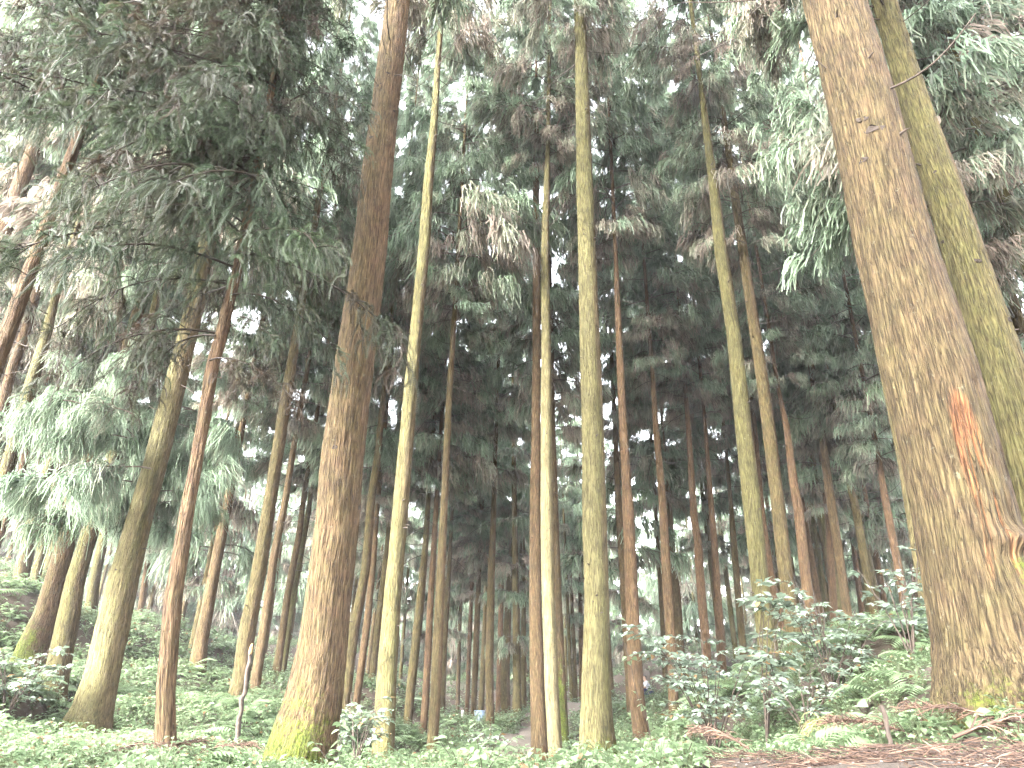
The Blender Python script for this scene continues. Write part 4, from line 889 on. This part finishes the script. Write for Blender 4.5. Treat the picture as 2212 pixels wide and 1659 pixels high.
def seedling(p, name, label, cat, stems, height, leaf, n, kind=None, spread=0.12, group=None):
    """stems with single broad leaves, every leaf its own part"""
    root = link(name, None, None, p); root.empty_display_size = 0.05; tag(root, label, cat, group)
    a = Acc(); tips = []
    for k in range(stems):
        az = rng.uniform(0, 6.28); h = height * rng.uniform(0.55, 1.05); t = np.linspace(0, 1, 6)
        P = np.stack([np.cos(az) * spread * t ** 1.5, np.sin(az) * spread * t ** 1.5, h * t], -1) + rng.normal(size=(6, 3)) * 0.006 * t[:, None]
        V, Q = tubes(P[None], np.linspace(0.0045, 0.002, 6)[None], 5); a.add(V, Q)
        for j in range(n):
            u = rng.uniform(0.35, 1.0) if j else 1.0; tips.append([np.interp(u, t, P[:, q]) for q in range(3)])
    link('stem', a.mesh('stem', M_TWIG), root)
    for tp in tips:
        az = rng.uniform(0, 6.28); s_ = leaf * rng.uniform(0.6, 1.15)
        link('leaf', (kind or HEART), root, tp, (rng.normal() * 0.3, rng.uniform(-0.25, 0.45), az), (s_,) * 3)
    return root

def shrub(p, label, height, width, nstem, nleaf, leaf):
    root = link('shrub', None, None, p); root.empty_display_size = 0.1; tag(root, label, 'shrub')
    a, b = Acc(), Acc()
    for k in range(nstem):
        az = rng.uniform(0, 6.28); h = height * rng.uniform(0.6, 1.0); t = np.linspace(0, 1, 8); w_ = width * 0.5 * rng.uniform(0.2, 1)
        P = np.stack([np.cos(az) * w_ * t ** 1.3, np.sin(az) * w_ * t ** 1.3, h * t - 0.12 * h * t ** 3], -1) + rng.normal(size=(8, 3)) * 0.015 * t[:, None]
        V, Q = tubes(P[None], np.linspace(0.009, 0.003, 8)[None], 5); a.add(V, Q)
        for j in range(5):
            u = rng.uniform(0.35, 1.0); c = np.array([np.interp(u, t, P[:, q]) for q in range(3)]); az2 = az + rng.normal() * 1.2; L_ = width * rng.uniform(0.12, 0.3)
            tt = np.linspace(0, 1, 5); B = c + np.stack([np.cos(az2) * L_ * tt, np.sin(az2) * L_ * tt, L_ * (0.35 * tt - 0.3 * tt ** 2)], -1)
            V, Q = tubes(B[None], np.linspace(0.004, 0.0018, 5)[None], 4); a.add(V, Q)
            m = max(4, int(nleaf / nstem / 5)); f = rng.uniform(0.1, 1.05, m); q = np.stack([np.interp(f, tt, B[:, i]) for i in range(3)], -1)
            an = az2 + rng.choice([-1, 1], m) * rng.uniform(0.4, 1.3, m); d = np.stack([np.cos(an), np.sin(an), rng.uniform(-0.45, 0.5, m)], -1)
            A = np.zeros((m, 3)); A[:, 0] = rng.random(m) < 0.04; A[:, 1] = rng.uniform(0.3, 1, m); A[:, 2] = rng.random(m)
            ln = leaf * rng.uniform(0.6, 1.25, m); V, T, AA = leaf_batch(q, d, np.tile([0, 0, 1.0], (m, 1)) + rng.normal(size=(m, 3)) * 0.35, ln, ln * 0.48, A, 0.15); b.add(V, None, T, AA)
    link('stem', a.mesh('stem', M_TWIG), root); link('foliage', b.mesh('foliage', M_SHRUB), root)
    return root
shrub(on_ground(1530, 8.6), 'largest leafy shrub with arching twigs in front of the red trunks', 1.75, 1.6, 15, 1700, 0.09)
shrub(on_ground(1640, 8.2), 'tall thin shrub with pale leaf rosettes before bright yellow trunk', 2.15, 1.0, 7, 420, 0.13)
shrub(on_ground(1800, 8.4), 'second bush of small pale leaves right of tan trunk', 1.7, 1.3, 12, 1150, 0.09)
shrub(on_ground(1985, 7.2), 'third small bush beside wounded trunk at right', 1.35, 0.7, 7, 380, 0.10)
shrub(on_ground(1730, 7.0), 'low dark leaved bush below the second bush', 0.7, 1.1, 9, 520, 0.07)
shrub(on_ground(30, 11.5), 'leafy bush on slope at left edge below dark trunk', 1.2, 1.4, 12, 900, 0.09)
shrub(on_ground(785, 9.0), 'leafy bush between big brown trunk and yellowish leaning trunk', 0.95, 0.8, 7, 260, 0.10)
shrub(on_ground(1050, 12.0), 'bush of pale leaves in front of trunks left of path', 0.6, 0.9, 7, 240, 0.10)
shrub(on_ground(655, 15.0), 'low far bush just left of big brown trunk', 0.8, 1.1, 7, 240, 0.10)

seedling(on_ground(1050, 6.2), 'broadleaf_plant', 'broad leaved plant at bottom left of the path', 'plant', 6, 0.42, 0.10, 9, OVAL, 0.28)
seedling(on_ground(1000, 6.6), 'broadleaf_plant', 'broad leaved plant beside slim orange trunk foot', 'plant', 4, 0.34, 0.10, 8, OVAL, 0.22)
seedling(on_ground(740, 6.6), 'broadleaf_plant', 'broad leaved plant at right foot of big brown trunk', 'plant', 5, 0.4, 0.09, 8, OVAL, 0.22)
seedling(on_ground(1235, 6.4), 'broadleaf_plant', 'broad leaved plant between cream trunk and mossy central foot', 'plant', 4, 0.3, 0.085, 8, OVAL, 0.2)
seedling(ground_hit(2180, 1545)[0], 'seedling', 'heart leaved seedling against mossy foot of wounded trunk', 'plant', 2, 0.26, 0.11, 2, HEART, 0.1)
for px, py, lab, h, lf, st, nl in ((2165,1585,'heart leaved seedling on litter in front of wounded trunk',0.09,0.10,2,3),(2085,1605,'pale seedling amid brown litter below wounded trunk',0.09,0.08,3,3),
        (1870,1555,'blue green big leaf rising beside dark broken stick',0.16,0.13,2,2),(1855,1605,'low heart leaves left of brown litter at right',0.08,0.11,3,3),
        (1800,1615,'cluster of pale heart leaves at edge of bare soil',0.10,0.09,4,3),(1940,1625,'single bright leaf seedling on the bare soil',0.07,0.08,1,3),
        (1640,1600,'pale lobed seedling between brown dead fern and grass clump',0.14,0.10,4,3),(1560,1625,'blue green seedling in front of brown dead fern',0.13,0.10,4,3),
        (1700,1590,'low seedling under the yellow grass clump',0.1,0.09,3,3),(1480,1650,'round leaved seedling at bottom edge right of centre',0.1,0.09,3,3)):
    seedling(ground_hit(px, py)[0], 'seedling', lab, 'plant', st, h, lf, nl, HEART, 0.07)

# ferns, each frond its own part
def frond_mesh(dead):
    a = fern(1, 0.5, 1.0 if dead else 0.0); V, Q, T, A = a.arrays(); th = math.atan2(V[60:, 1].mean(), V[60:, 0].mean()); c, s_ = math.cos(-th), math.sin(-th)
    V = V @ np.array([[c, s_, 0], [-s_, c, 0], [0, 0, 1]]); return mesh_np('frond', V, [Q, T], M_HERB, {'tint': A}, True)
FRONDS = [frond_mesh(False) for _ in range(4)]; FRONDS_D = [frond_mesh(True) for _ in range(2)]
for px, py, sc_, dead, lab in ((455,1590,1.15,0,'bright fern right of dark slender trunk at left'),(300,1535,1.0,0,'fern right of the large leaning trunk foot'),(500,1560,0.9,0,'fern below the broken snag at left'),
        (1490,1575,1.0,0,'fern below left side of largest shrub'),(1440,1610,0.95,0,'fern right of red brown trunk foot'),(1545,1570,0.8,0,'fern below middle of largest shrub'),
        (1745,1500,1.0,0,'fern on bank right of bright yellow trunk foot'),(1700,1525,0.9,0,'fern left of yellow grass clump'),(1945,1470,0.95,0,'upright fern on bank left of wounded trunk'),
        (1890,1500,0.8,0,'fern midway up the bank under second bush'),(1990,1500,0.8,0,'fern touching left foot of wounded trunk'),(1830,1480,0.8,0,'fern under the second bush'),
        (560,1640,0.9,0,'fern left of big brown trunk foot at bottom'),(420,1645,0.8,0,'fern beside brown litter heap at bottom left'),(90,1600,0.9,0,'fern at bottom left before large leaning trunk'),
        (1480,1610,0.9,1,'brown dead fern at bottom right of centre'),(1590,1595,0.8,1,'brown dead fern right of the larger dead fern')):
    p, rho = ground_hit(px, py); root = link('fern', None, None, p); root.empty_display_size = 0.05; tag(root, lab, 'fern')
    a0 = rng.uniform(0, 6.28); n = 7
    for k in range(n):
        link('frond', random.choice(FRONDS_D if dead else FRONDS), root, (0, 0, 0), (0, rng.uniform(-0.2, 0.25), a0 + k * 6.283 / n + rng.normal() * 0.2), (sc_ * rng.uniform(0.75, 1.1),) * 3)

# fallen cedar sprays lying on the soil
def spray(n, length):
    a = Acc(); t = np.linspace(0, 1, 8); P = np.stack([t * length, 0.12 * length * np.sin(t * 2.5), 0.05 + 0.05 * np.sin(t * 3)], -1)
    V, Q = tubes(P[None], np.linspace(0.007, 0.003, 8)[None], 4); a.add(V, Q, A=(0, 0.5, 0))
    u = rng.uniform(0.1, 1, n); p = np.stack([np.interp(u, t, P[:, q]) for q in range(3)], -1); sg = rng.choice([-1, 1], n)
    d = np.stack([rng.uniform(0.3, 0.9, n), sg * rng.uniform(0.3, 1, n), rng.uniform(-0.1, 0.35, n)], -1); d /= np.linalg.norm(d, axis=1, keepdims=True)
    S_, rd = strands(p, d, rng.uniform(0.1, 0.24, n), np.full(n, 0.0042), 0.25, 4, 0.08); V, Q = tubes(S_, rd, 3)
    a.add(V, Q, A=np.repeat(np.stack([np.zeros(n), rng.uniform(0.2, 1, n), np.zeros(n)], -1), 12, 0)); return a
M_YELLOW = tint_material('yellowed_spray', [(0.0, (0.12, 0.085, 0.03)), (0.5, (0.16, 0.17, 0.06)), (1.0, (0.23, 0.24, 0.11))])
SPR = [spray(60, 0.5).mesh('fallen_spray', M_LITTER) for _ in range(3)]
a = Acc(); n = 90; az = rng.normal(2.9, 0.75, n); d = np.stack([np.cos(az), np.sin(az), rng.uniform(0.25, 1.3, n)], -1); d /= np.linalg.norm(d, axis=1, keepdims=True)
S_, rd = strands(rng.normal(size=(n, 3)) * np.array([0.05, 0.05, 0.0]), d, rng.uniform(0.25, 0.6, n), np.full(n, 0.0035), 0.75, 6, 0.04); V, Q = ribbons(S_, rd)
a.add(V, Q, A=np.repeat(np.stack([np.zeros(n), rng.uniform(0.0, 1, n), np.zeros(n)], -1), 12, 0))
gs = link('grass_clump', a.mesh('grass_clump', M_YELLOW), None, ground_hit(1800, 1570)[0]); tag(gs, 'clump of drooping yellow green grass on bank below the second bush', 'grass clump')
for px, py, az, sc_, lab in ((1985,1620,2.9,0.9,'brown fallen spray arching on litter left of wounded trunk'),(2070,1630,-0.4,1.0,'brown fallen spray in front of wounded trunk'),(2195,1590,2.4,0.9,'brown fallen spray at right edge'),
        (1900,1590,0.3,0.8,'brown fallen spray beside dark broken stick'),(1995,1585,0.6,0.8,'brown fallen spray at left foot of wounded trunk'),
        (345,1650,1.2,0.9,'brown spray leaning on dark slender trunk foot'),(385,1652,2.2,1.0,'brown spray right of dark slender trunk foot'),(410,1655,0.5,0.9,'outermost brown spray of heap at dark slender trunk'),
        (210,1650,0.3,0.8,'brown spray below large leaning trunk foot'),(1480,1640,0.4,0.9,'brown spray under dead fern at bottom'),(1620,1640,1.8,0.8,'brown spray on soil at bottom right of centre')):
    o = link('fallen_spray', random.choice(SPR), None, ground_hit(px, py)[0], (rng.normal() * 0.1, -0.1, az), (sc_,) * 3); tag(o, lab, 'fallen branch')

# broken snag, dark stick, climbing vine
def stick(name, px0, py0, px1, py1, rho, r0, r1, label, tip=None):
    A0 = at_range(px0, py0, rho); g = on_ground(px0, rho); A0[2] = min(A0[2], g[2]) - 0.05; A1 = at_range(px1, py1, rho)
    t = np.linspace(0, 1, 14)[:, None]; P = (A1 - A0) * t + rng.normal(size=(14, 3)) * r0 * 0.25
    a = Acc(); V, Q = tubes(P[None], np.linspace(r0, r1, 14)[None], 9); V += rng.normal(size=V.shape) * r0 * 0.12; a.add(V, Q)
    root = link(name, None, None, A0); root.empty_display_size = 0.05; link('shaft', a.mesh('shaft', M_TWIG), root)
    if tip:
        b = Acc()
        for k in range(5):
            q = P[-1] + rng.normal(size=3) * r1 * 0.5; V, Q = tubes(np.stack([q, q + [0, 0, 0.05 + 0.05 * k / 5], q + [0.004, 0, 0.1 + 0.08 * rng.random()]])[None], np.array([[r1 * 0.5, r1 * 0.35, 0.001]]), 4); b.add(V, Q)
        link('splinter', b.mesh('splinter', tip), root)
    tag(root, label, 'dead stick'); return root
M_SPLINT = plain_material('fresh_splintered_wood', (0.55, 0.3, 0.15), 0.8)
stick('broken_snag', 519, 1552, 541, 1412, 10.5, 0.036, 0.026, 'broken upright snag with orange splintered top at left', M_SPLINT)
stick('broken_stick', 1926, 1590, 1906, 1524, 3.9, 0.012, 0.010, 'short dark broken stick poking from bank at right')
vp = [(1408,1612),(1396,1542),(1385,1520),(1374,1494),(1367,1461),(1361,1426),(1345,1386),(1334,1345),(1330,1325)]
vb = on_ground(1408, 9.4); VP = np.array([at_range(x, y, 9.4) for x, y in vp]) - vb; VP[0] = (0, 0, -0.02)
a = Acc(); V, Q = tubes(VP[None], np.linspace(0.006, 0.003, len(vp))[None], 5); a.add(V, Q)
vine = link('vine', None, None, vb); vine.empty_display_size = 0.05; tag(vine, 'thin climbing stem with heart leaves before the red brown trunk', 'vine'); link('stem', a.mesh('stem', M_TWIG), vine)
for k in range(16):
    j = rng.integers(1, len(vp)); q = VP[j] + rng.normal(size=3) * 0.035
    link('leaf', HEART, vine, q, (rng.normal() * 0.3, rng.uniform(0, 0.6), rng.uniform(0, 6.28)), (rng.uniform(0.06, 0.1),) * 3)

# pale bin and marker post far down the path
def lathe(prof, n=20):
    V = [(r_ * math.cos(k * 6.2832 / n), r_ * math.sin(k * 6.2832 / n), z) for r_, z in prof for k in range(n)]
    Q = [(i * n + k, i * n + (k + 1) % n, (i + 1) * n + (k + 1) % n, (i + 1) * n + k) for i in range(len(prof) - 1) for k in range(n)]; return np.array(V), np.array(Q)
M_BIN = plain_material('pale_blue_plastic', (0.25, 0.33, 0.44), 0.5, 0.06); M_WHITE = plain_material('white_paint', (0.4, 0.39, 0.38), 0.6, 0.05); M_RED = plain_material('faded_red_paint', (0.35, 0.13, 0.1), 0.6, 0.1)
p = on_ground(1038, 27.5); b_ = link('litter_bin', None, None, p); b_.empty_display_size = 0.05; tag(b_, 'pale blue bin half hidden behind olive trunk far down path', 'bin')
for nm, prof in (('body', [(0.0, 0), (0.15, 0), (0.155, 0.02), (0.19, 0.5), (0.185, 0.5)]), ('rim', [(0.188, 0.49), (0.205, 0.495), (0.205, 0.525), (0.18, 0.525), (0.17, 0.48)])):
    V, Q = lathe(prof); a = Acc(); a.add(V, Q); link(nm, a.mesh(nm, M_BIN), b_)
p = on_ground(1002, 26.0); b_ = link('marker_post', None, None, p); b_.empty_display_size = 0.05; tag(b_, 'small white marker post with reddish base left of reddish trunk', 'post')
for nm, prof, m_ in (('base', [(0, -0.05), (0.06, -0.05), (0.06, 0.12), (0.055, 0.14)], M_RED), ('shaft', [(0.052, 0.138), (0.05, 0.36), (0.04, 0.385), (0, 0.39)], M_WHITE)):
    V, Q = lathe(prof, 12); a = Acc(); a.add(V, Q); link(nm, a.mesh(nm, m_), b_)

# person crouching far off on the path
M_SKIN = plain_material('skin', (0.5, 0.33, 0.25), 0.6, 0.05); M_SHIRT = plain_material('white_cotton', (0.6, 0.6, 0.66), 0.8, 0.05); M_NAVY = plain_material('navy_cloth', (0.03, 0.035, 0.12), 0.8, 0.1); M_HAIR = plain_material('dark_hair', (0.02, 0.017, 0.015), 0.5, 0.1)
def skin_obj(name, verts, edges, radii, mat, parent):
    me = bpy.data.meshes.new(name); me.from_pydata(verts, edges, []); o = link(name, me, parent); me.materials.append(mat)
    md = o.modifiers.new('skin', 'SKIN'); md.use_smooth_shade = True
    for v, r_ in zip(me.skin_vertices[0].data, radii): v.radius = (r_, r_)
    me.skin_vertices[0].data[0].use_root = True
    o.modifiers.new('sub', 'SUBSURF').levels = 1; return o
J = [(0, 0, 0.30), (-0.06, 0, 0.45), (-0.16, 0, 0.68), (-0.20, 0, 0.78), (-0.24, 0, 0.86), (-0.26, 0, 0.97),             # pelvis, spine, chest, neck, chin, crown
     (-0.16, 0.17, 0.72), (-0.28, 0.22, 0.52), (-0.46, 0.16, 0.46), (-0.54, 0.14, 0.44), (-0.16, -0.17, 0.72), (-0.28, -0.22, 0.52), (-0.46, -0.16, 0.46), (-0.54, -0.14, 0.44),
     (0.0, 0.10, 0.27), (-0.36, 0.16, 0.44), (-0.18, 0.15, 0.08), (-0.32, 0.16, 0.03), (0.0, -0.10, 0.27), (-0.36, -0.16, 0.44), (-0.18, -0.15, 0.08), (-0.32, -0.16, 0.03)]
E = [(0,1),(1,2),(2,3),(3,4),(4,5),(2,6),(6,7),(7,8),(8,9),(2,10),(10,11),(11,12),(12,13),(0,14),(14,15),(15,16),(16,17),(0,18),(18,19),(19,20),(20,21)]
RAD = [0.12,0.115,0.12,0.05,0.085,0.075,0.06,0.045,0.035,0.03,0.06,0.045,0.035,0.03,0.09,0.065,0.045,0.035,0.09,0.065,0.045,0.035]
pp_ = on_ground(1404, 33.0); per = link('person', None, None, pp_); per.empty_display_size = 0.1
tag(per, 'person in white top and navy trousers crouching far off behind red brown trunk', 'person')
skin_obj('body', J, E, RAD, M_SKIN, per)
si = [0, 1, 2, 6, 7, 10, 11]; skin_obj('shirt', [J[k] for k in si], [(0,1),(1,2),(2,3),(3,4),(2,5),(5,6)], [0.125, 0.13, 0.135, 0.075, 0.062, 0.075, 0.062], M_SHIRT, per)
ti_ = [0, 14, 15, 16, 18, 19, 20]; skin_obj('trousers', [J[k] for k in ti_], [(0,1),(1,2),(2,3),(0,4),(4,5),(5,6)], [0.135, 0.105, 0.08, 0.06, 0.105, 0.08, 0.06], M_NAVY, per)
skin_obj('hair', [(-0.22, 0, 0.90), (-0.25, 0, 0.985), (-0.19, 0, 0.94)], [(0,1),(0,2)], [0.085, 0.075, 0.07], M_HAIR, per)

# ------------------------------------------------------------------ added volume veil that lifts the dark tones, no real mist
V = [(x, y, z) for z in (-9.0, 60.0) for x, y in ((-110.0, -40.0), (110.0, -40.0), (110.0, 140.0), (-110.0, 140.0))]
hm = bpy.data.materials.new('dark_lift_veil'); hm.use_nodes = True; t = hm.node_tree; t.nodes.clear()
pv = t.nodes.new('ShaderNodeVolumePrincipled'); pv.inputs['Color'].default_value = (0.9, 0.9, 0.95, 1); pv.inputs['Density'].default_value = 0.0008; pv.inputs['Anisotropy'].default_value = 0.1
ho = t.nodes.new('ShaderNodeOutputMaterial'); t.links.new(pv.outputs[0], ho.inputs['Volume'])
o = link('added_haze', mesh_np('added_haze', V, [np.array([(0, 3, 2, 1), (4, 5, 6, 7), (0, 1, 5, 4), (1, 2, 6, 5), (2, 3, 7, 6), (3, 0, 4, 7)])], hm, None, False)); tag(o, 'added thin pale veil lifting the dark tones of the whole grove', 'added_haze', kind='stuff')
